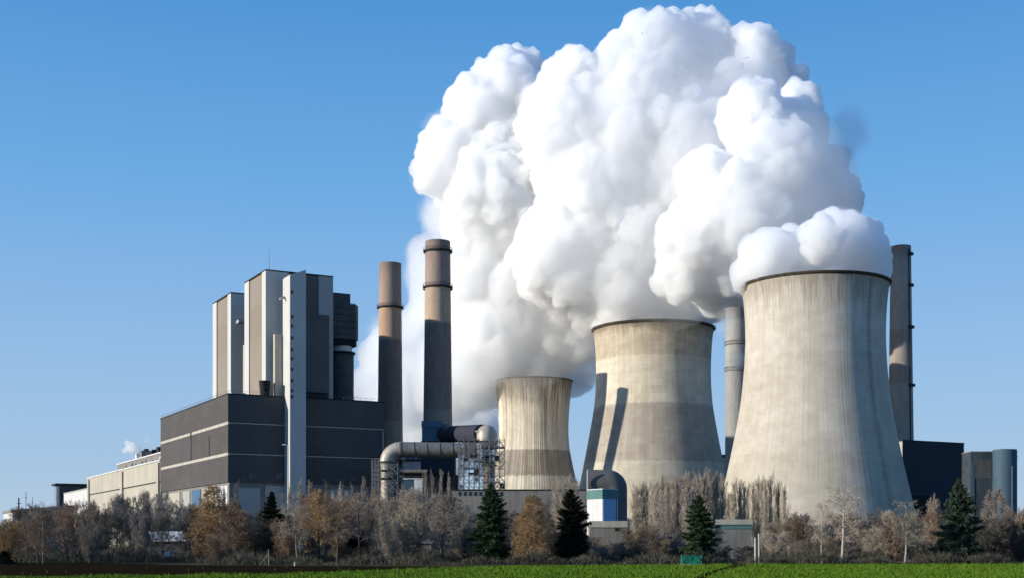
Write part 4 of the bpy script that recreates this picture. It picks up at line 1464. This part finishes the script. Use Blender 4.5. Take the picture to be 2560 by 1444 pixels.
# filler rows follow the tree line of the photo
ENV = [(-60, 1300), (0, 1290), (40, 1272), (80, 1256), (130, 1246), (200, 1240), (260, 1226), (310, 1216), (330, 1240), (350, 1224), (420, 1218), (450, 1240), (480, 1245), (520, 1240), (600, 1245), (620, 1268),
       (700, 1262), (740, 1225), (850, 1215), (930, 1220), (1000, 1232), (1150, 1235), (1190, 1275), (1290, 1262), (1330, 1262), (1400, 1245), (1450, 1290), (1475, 1350), (1570, 1350), (1600, 1318), (1700, 1300), (1800, 1345),
       (1880, 1350), (1900, 1290), (1960, 1262), (1990, 1275), (2060, 1285), (2150, 1270), (2200, 1258), (2260, 1262), (2300, 1285), (2350, 1272), (2440, 1285), (2520, 1292), (2560, 1275), (2640, 1270)]
COLS = [(-99, 60, ('orange', 'red', 'brown')), (60, 200, ('red', 'brown', 'mauve')), (200, 340, ('grey', 'brown', 'dark')), (340, 480, ('grey', 'dark')), (480, 620, ('orange', 'red', 'brown')), (620, 715, ('dark', 'grey', 'dark')),
        (715, 870, ('beige', 'brown', 'red')), (870, 960, ('mauve', 'brown')), (960, 1180, ('beige', 'mauve', 'grey')), (1180, 1300, ('grey', 'dark')), (1300, 1480, ('grey', 'brown', 'dark')),
        (1480, 1720, ('brown', 'grey')), (1720, 1890, ('grey', 'dark')), (1890, 2000, ('beige', 'brown')), (2000, 2160, ('brown', 'mauve', 'grey')), (2160, 2345, ('red', 'brown', 'beige')), (2345, 2540, ('dark', 'brown')), (2540, 2800, ('red', 'orange'))]
rf = random.Random(21)


def col_at(px):
    return rf.choice([c_ for a, b_, c_ in COLS if a <= px < b_][0])


for D0, step, drop, kinds in ((232, 44, 0, ('round', 'shrub')), (192, 50, 14, ('round', 'shrub', 'round')), (163, 62, 52, ('shrub', 'round', 'shrub'))):
    px = -40 + rf.uniform(0, 20)
    while px < 2610:
        ye = np.interp(px, [e[0] for e in ENV], [e[1] for e in ENV])
        yt = ye + drop + rf.uniform(-4, 22)
        if D0 > 180 and (1470 < px < 1570 or 1780 < px < 1885) and yt < 1352:
            yt = 1352
        if D0 < 200 and (1768 < px < 1900 or 1470 < px < 1575):
            yt = max(yt, 1356)
        yt = min(yt, 1362)
        T(px, yt, rf.uniform(30, 46), rf.choice(kinds), col_at(px), D0 + rf.uniform(-9, 12), rf.randint(0, 2))
        px += step * rf.uniform(.75, 1.25)
plant_all()


def undergrowth():
    rng = np.random.default_rng(31)
    random.seed(31)
    tw = Twigs()
    for i in range(2600):
        px = rng.uniform(-60, 2640)
        D = rng.uniform(141, 178) if px > 500 else rng.uniform(160, 185)
        if px > 1150:
            D = max(D, 147)
        x = (px - 1280) * D / F
        h0 = .9 + .8 * math.sin(px * .013) * math.sin(px * .031 + 1) + (.5 if D > 160 else 0)
        for c in range(9):
            a = np.array((x + rng.normal(0, .35), D + rng.normal(0, .35), 0))
            d = unit(np.array((rng.normal(0, .45), rng.normal(0, .45), 1)))
            h = max(.25, h0 * rng.uniform(.5, 1.3))
            m_ = a + d * h * .55
            tw.seg(a, m_, .022, .018, 2)
            for s_ in range(3):
                tw.seg(m_, m_ + unit(d + rv(rng) * .8) * h * .5, .02, .008, 2)
    me = tw.mesh('undergrowth')
    me.materials.clear()
    me.materials.append(veg('bramble', (.060, .056, .042), (.105, .095, .07), .3))
    o = bpy.data.objects.new('undergrowth', me)
    COL.objects.link(o)
    tag(o, 'low grey brown brambles and dry stalks along the foot of the trees', 'undergrowth', kind='stuff')


undergrowth()

# ---------------------------------------------------------------- steam
ico = bmesh.new()
bmesh.ops.create_icosphere(ico, subdivisions=2, radius=1)
iv = np.array([v.co[:] for v in ico.verts])
jf = np.array([[v.index for v in f_.verts] for f_ in ico.faces])
ico.free()


def steam_mat(name, den, lo=None, hi=None, scale=.02, col=(1, 1, 1), aniso=.25):
    m = bpy.data.materials.new(name)
    m.use_nodes = True
    t = m.node_tree
    t.nodes.remove(t.nodes['Principled BSDF'])
    v = t.nodes.new('ShaderNodeVolumePrincipled')
    v.inputs['Color'].default_value = col + (1,)
    v.inputs['Density'].default_value = den
    v.inputs['Anisotropy'].default_value = aniso
    if lo is not None:                       # ragged wisps: density falls from the middle and is broken by noise
        tcn = nd(t, 'ShaderNodeTexCoord')
        g = nd(t, 'ShaderNodeVectorMath', operation='LENGTH')
        sub = nd(t, 'ShaderNodeVectorMath', operation='SUBTRACT')
        t.links.new(tcn.outputs['Generated'], sub.inputs[0])
        sub.inputs[1].default_value = (.5, .5, .5)
        t.links.new(sub.outputs[0], g.inputs[0])
        geo = nd(t, 'ShaderNodeNewGeometry').outputs['Position']
        n1 = noise_n(t, geo, scale, 5, .6)
        fall = maprange(t, g.outputs['Value'], .12, .5, 1, 0, True)
        dd_ = mathn(t, 'ADD', fall, maprange(t, n1, .3, .7, -.75, .35))
        t.links.new(maprange(t, dd_, lo, hi, 0, den, True), v.inputs['Density'])
    t.links.new(v.outputs[0], t.nodes['Material Output'].inputs['Volume'])
    return m


def cloud(name, seeds, D, vox, seed, mat_, parent, n1=26, n2=20, bump=.42, small=(.14, .42), smooth_n=2, disp=1.0):
    rng = np.random.default_rng(seed)
    S = []
    for sd in seeds:
        px, py, r = sd[:3]
        dd_ = sd[3] if len(sd) > 3 else 0
        c = np.array(P(px, py, D + dd_))
        r_ = r * D / F
        S.append((c, r_ * .93))
        for i in range(n1):
            v = unit(rng.normal(size=3))
            r1 = r_ * rng.uniform(.20, bump)
            c1 = c + v * (r_ - r1 * .84)
            S.append((c1, r1))
            for k_ in range(n2):
                u = unit(rng.normal(size=3))
                if u @ v < -.1:
                    u = -u
                r2 = r1 * rng.uniform(*small)
                S.append((c1 + u * (r1 - r2 * .55), r2))
    V = np.concatenate([c + iv * r for c, r in S])
    Fc = np.concatenate([jf + i * len(iv) for i in range(len(S))])
    me = bpy.data.meshes.new(name)
    me.from_pydata(V.tolist(), [], Fc.tolist())
    o = bpy.data.objects.new(name, me)
    COL.objects.link(o)
    q = o.modifiers.new('r', 'REMESH')
    q.mode = 'VOXEL'
    q.voxel_size = vox
    q.use_smooth_shade = True
    s = o.modifiers.new('s', 'SMOOTH')
    s.factor = .5
    s.iterations = smooth_n
    if disp:                                 # cauliflower knobs at three sizes
        for sz_, st_, ty in ((15, 3.4, 'VORONOI'), (6.5, 3.0, 'VORONOI'), (2.4, 1.5, 'CLOUDS')):
            tx = bpy.data.textures.new('knobs', ty)
            tx.noise_scale = sz_
            if ty == 'VORONOI':
                tx.distance_metric = 'DISTANCE_SQUARED'
                tx.noise_intensity = 1.0
            dm = o.modifiers.new('d', 'DISPLACE')
            dm.texture = tx
            dm.texture_coords = 'GLOBAL'
            dm.mid_level = .4
            dm.strength = (-st_ if ty == 'VORONOI' else st_) * disp
    dg = bpy.context.evaluated_depsgraph_get()
    me2 = bpy.data.meshes.new_from_object(o.evaluated_get(dg))
    o.modifiers.clear()
    o.data = me2
    bpy.data.meshes.remove(me)
    print('STEAM', name, len(me2.vertices))
    me2.name = name
    me2.materials.clear()
    me2.materials.append(mat_)
    o.parent = parent
    return o


def wisp(name, px, py, D, rx, ry, rz_, m_, parent, rot=0):
    k = D / F
    me = bpy.data.meshes.new(name)
    me.from_pydata(iv.tolist(), [], jf.tolist())
    me.materials.append(m_)
    o = bpy.data.objects.new(name, me)
    COL.objects.link(o)
    o.parent = parent
    o.location = P(px, py, D)
    o.scale = (rx * k, ry, rz_ * k)
    o.rotation_euler = (0, rot, 0)
    return o


sm = steam_mat('dense_steam', .5, col=(.989, .990, .992), aniso=.5)
s2 = steam_mat('softer_steam', .16, col=(.985, .987, .990), aniso=.6)
vs = steam_mat('steam_veil', .015, col=(.995, .996, .998), aniso=.5)
ws = steam_mat('thin_steam', .06, .25, .95, .022, (.97, .98, 1))
tC = thing('steam_plume', 'billowing white steam rolling left off the large cooling tower', 'steam')
cloud('core', [(2070, 700, 62, -4), (1990, 705, 60, 0), (2140, 702, 55, 0), (1925, 712, 45, 0), (2180, 698, 36, 0), (2105, 625, 100, 0), (2165, 645, 66, 5), (2010, 650, 90, 0), (1930, 655, 85, -5), (1880, 690, 55, 0), (2060, 600, 55, -20)],
      DB, 1.0, 2, sm, tC)
cloud('core', [(1985, 330, 85, 20), (2040, 440, 90, 20), (2080, 495, 78, 20), (1925, 420, 125, 0), (1850, 540, 150, 0), (1985, 555, 110, 10), (1800, 670, 120, 20), (1880, 300, 95, 10), (2000, 260, 60, 30), (1740, 590, 95, 0), (1770, 450, 80, 0), (1700, 680, 70, 10)],
      620, 1.1, 3, sm, tC)
tBm = thing('steam_plume', 'tallest white steam mass rising from the middle cooling tower', 'steam')
cloud('core', [(1630, 815, 60, 0), (1560, 812, 55, 0), (1700, 812, 55, 0), (1520, 818, 36, 0), (1745, 815, 32, 0), (1640, 125, 98, 0), (1745, 115, 92, 10), (1560, 160, 88, 0), (1700, 230, 140, 20), (1440, 190, 70, 0), (1580, 330, 180, 0), (1420, 330, 130, 0), (1890, 145, 84, 0),
               (1955, 235, 78, 10), (1400, 200, 60, 10), (1350, 260, 60, 30), (1850, 270, 120, 0), (1760, 420, 160, -20), (1500, 500, 170, 0), (1620, 620, 180, 0), (1690, 740, 90, -10), (1570, 750, 95, -10), (1420, 620, 150, 0), (1480, 780, 60, 15), (1455, 850, 55, 40), (1500, 700, 100, 30), (1410, 740, 90, 40), (1790, 740, 60, 0), (1390, 440, 120, 25), (1370, 560, 110, 30), (1790, 560, 130, -25), (1740, 320, 110, -10), (1850, 200, 80, 10)],
      720, 1.15, 1, sm, tBm)
tA_ = thing('steam_plume', 'left bulging white steam mass above the smallest cooling tower and brown chimneys', 'steam')
cloud('core', [(1265, 215, 88, -10), (1300, 170, 55, 0), (1190, 275, 88, -10), (1120, 370, 76, -10), (1080, 435, 52, -10), (1160, 430, 105, 0), (1290, 400, 150, 0), (1230, 560, 140, 0), (1180, 680, 105, 0), (1330, 700, 140, 0), (1400, 820, 110, 0),
               (1260, 820, 120, 0), (1340, 920, 66, 0), (1300, 945, 42, 0), (1385, 945, 42, 0), (1215, 855, 80, 0), (1370, 290, 70, -20), (1340, 520, 110, -25), (1380, 640, 110, -30), (1240, 470, 110, -30)], 775, 1.25, 4, sm, tA_)
cloud('drift', [(1090, 680, 75, 0), (1120, 780, 110, 0), (1045, 850, 85, 0), (960, 890, 70, 0), (930, 960, 60, 0), (1000, 990, 95, 0), (1110, 930, 120, 0), (1190, 950, 70, 0), (1060, 620, 42, 0), (1130, 1010, 70, 0), (1040, 1090, 75, 0), (1180, 1080, 80, 0), (1110, 1140, 70, 0), (1220, 1140, 45, 0), (1185, 925, 95, -65), (1120, 960, 90, -60), (1235, 965, 45, -65), (1150, 860, 90, -60), (1450, 900, 62, -40), (1435, 945, 50, -40), (1470, 860, 50, -40)],
      840, 2.6, 9, s2, tA_, 16, 10, smooth_n=3, disp=1.0)
for a in ((1050, 640, 830, 70, 40, 80), (960, 880, 840, 110, 40, 150), (1100, 1010, 850, 150, 45, 130), (990, 1060, 850, 130, 45, 120), (1210, 1000, 830, 110, 35, 90), (1450, 940, 780, 80, 30, 75)):
    wisp('wisp', *a, ws, tA_)
for a in ( (1250, 900, 760, 110, 40, 110), (1430, 880, 750, 110, 40, 90), (1100, 560, 790, 70, 40, 90), (1060, 700, 800, 90, 40, 120)):
    wisp('wisp', *a, ws, tA_)
cloud('veil', [(1250, 240, 105), (1170, 340, 110), (1110, 430, 90), (1200, 500, 150), (1180, 660, 130), (1290, 780, 150), (1330, 620, 150), (1440, 850, 90), (1330, 910, 80), (1200, 860, 120), (1110, 600, 70)],
      745, 3.2, 21, vs, tA_, 14, 6, smooth_n=6, disp=1.4)
cloud('veil', [(1640, 150, 125), (1560, 200, 110), (1730, 160, 115), (1700, 300, 170), (1500, 350, 170), (1850, 260, 150), (1600, 500, 200), (1480, 640, 150), (1680, 660, 180), (1560, 735, 80, 45), (1690, 735, 80, 45), (1830, 480, 140), (1780, 700, 90)],
      675, 3.2, 22, vs, tBm, 14, 6, smooth_n=6, disp=1.4)
cloud('veil', [(1980, 400, 130), (2050, 490, 110), (1920, 520, 150), (2040, 610, 110), (1880, 640, 110), (2120, 630, 95), (1960, 640, 70)],
      580, 2.8, 23, vs, tC, 14, 6, smooth_n=6, disp=1.3)
for a in ((1800, 770, 720, 90, 25, 70), (1470, 830, 745, 90, 30, 80), (1480, 930, 750, 70, 25, 70), (1985, 200, 715, 70, 30, 70)):
    wisp('wisp', *a, ws, tBm)
for a in ((2110, 560, 530, 130, 25, 70), (2110, 420, 640, 90, 30, 110), (1815, 800, 600, 60, 20, 90), (1840, 900, 605, 45, 14, 60)):
    wisp('wisp', *a, ws, tC)
wisp('wisp', 2215, 675, 548, 45, 16, 75, ws, tC)
sg = steam_mat('grey_wisp', .03, .1, .9, .03, (.60, .66, .78))  # shade on this wisp is put into its blue grey colour
wisp('wisp', 2115, 330, 660, 95, 18, 105, sg, tC, .3)
tP = thing('steam_puff', 'small white vapour puff above the cream hall roof', 'steam')
ms = steam_mat('dense_vapour', .35)
cloud('core', [(330, 1118, 17, 0), (318, 1106, 9, 0), (345, 1122, 12, 0), (312, 1125, 9, 0)], 690, .5, 6, ms, tP, 14, 6, disp=.1)
wisp('wisp', 368, 1098, 690, 14, 3, 18, steam_mat('faint_vapour', .08, .1, .9, .1), tP)
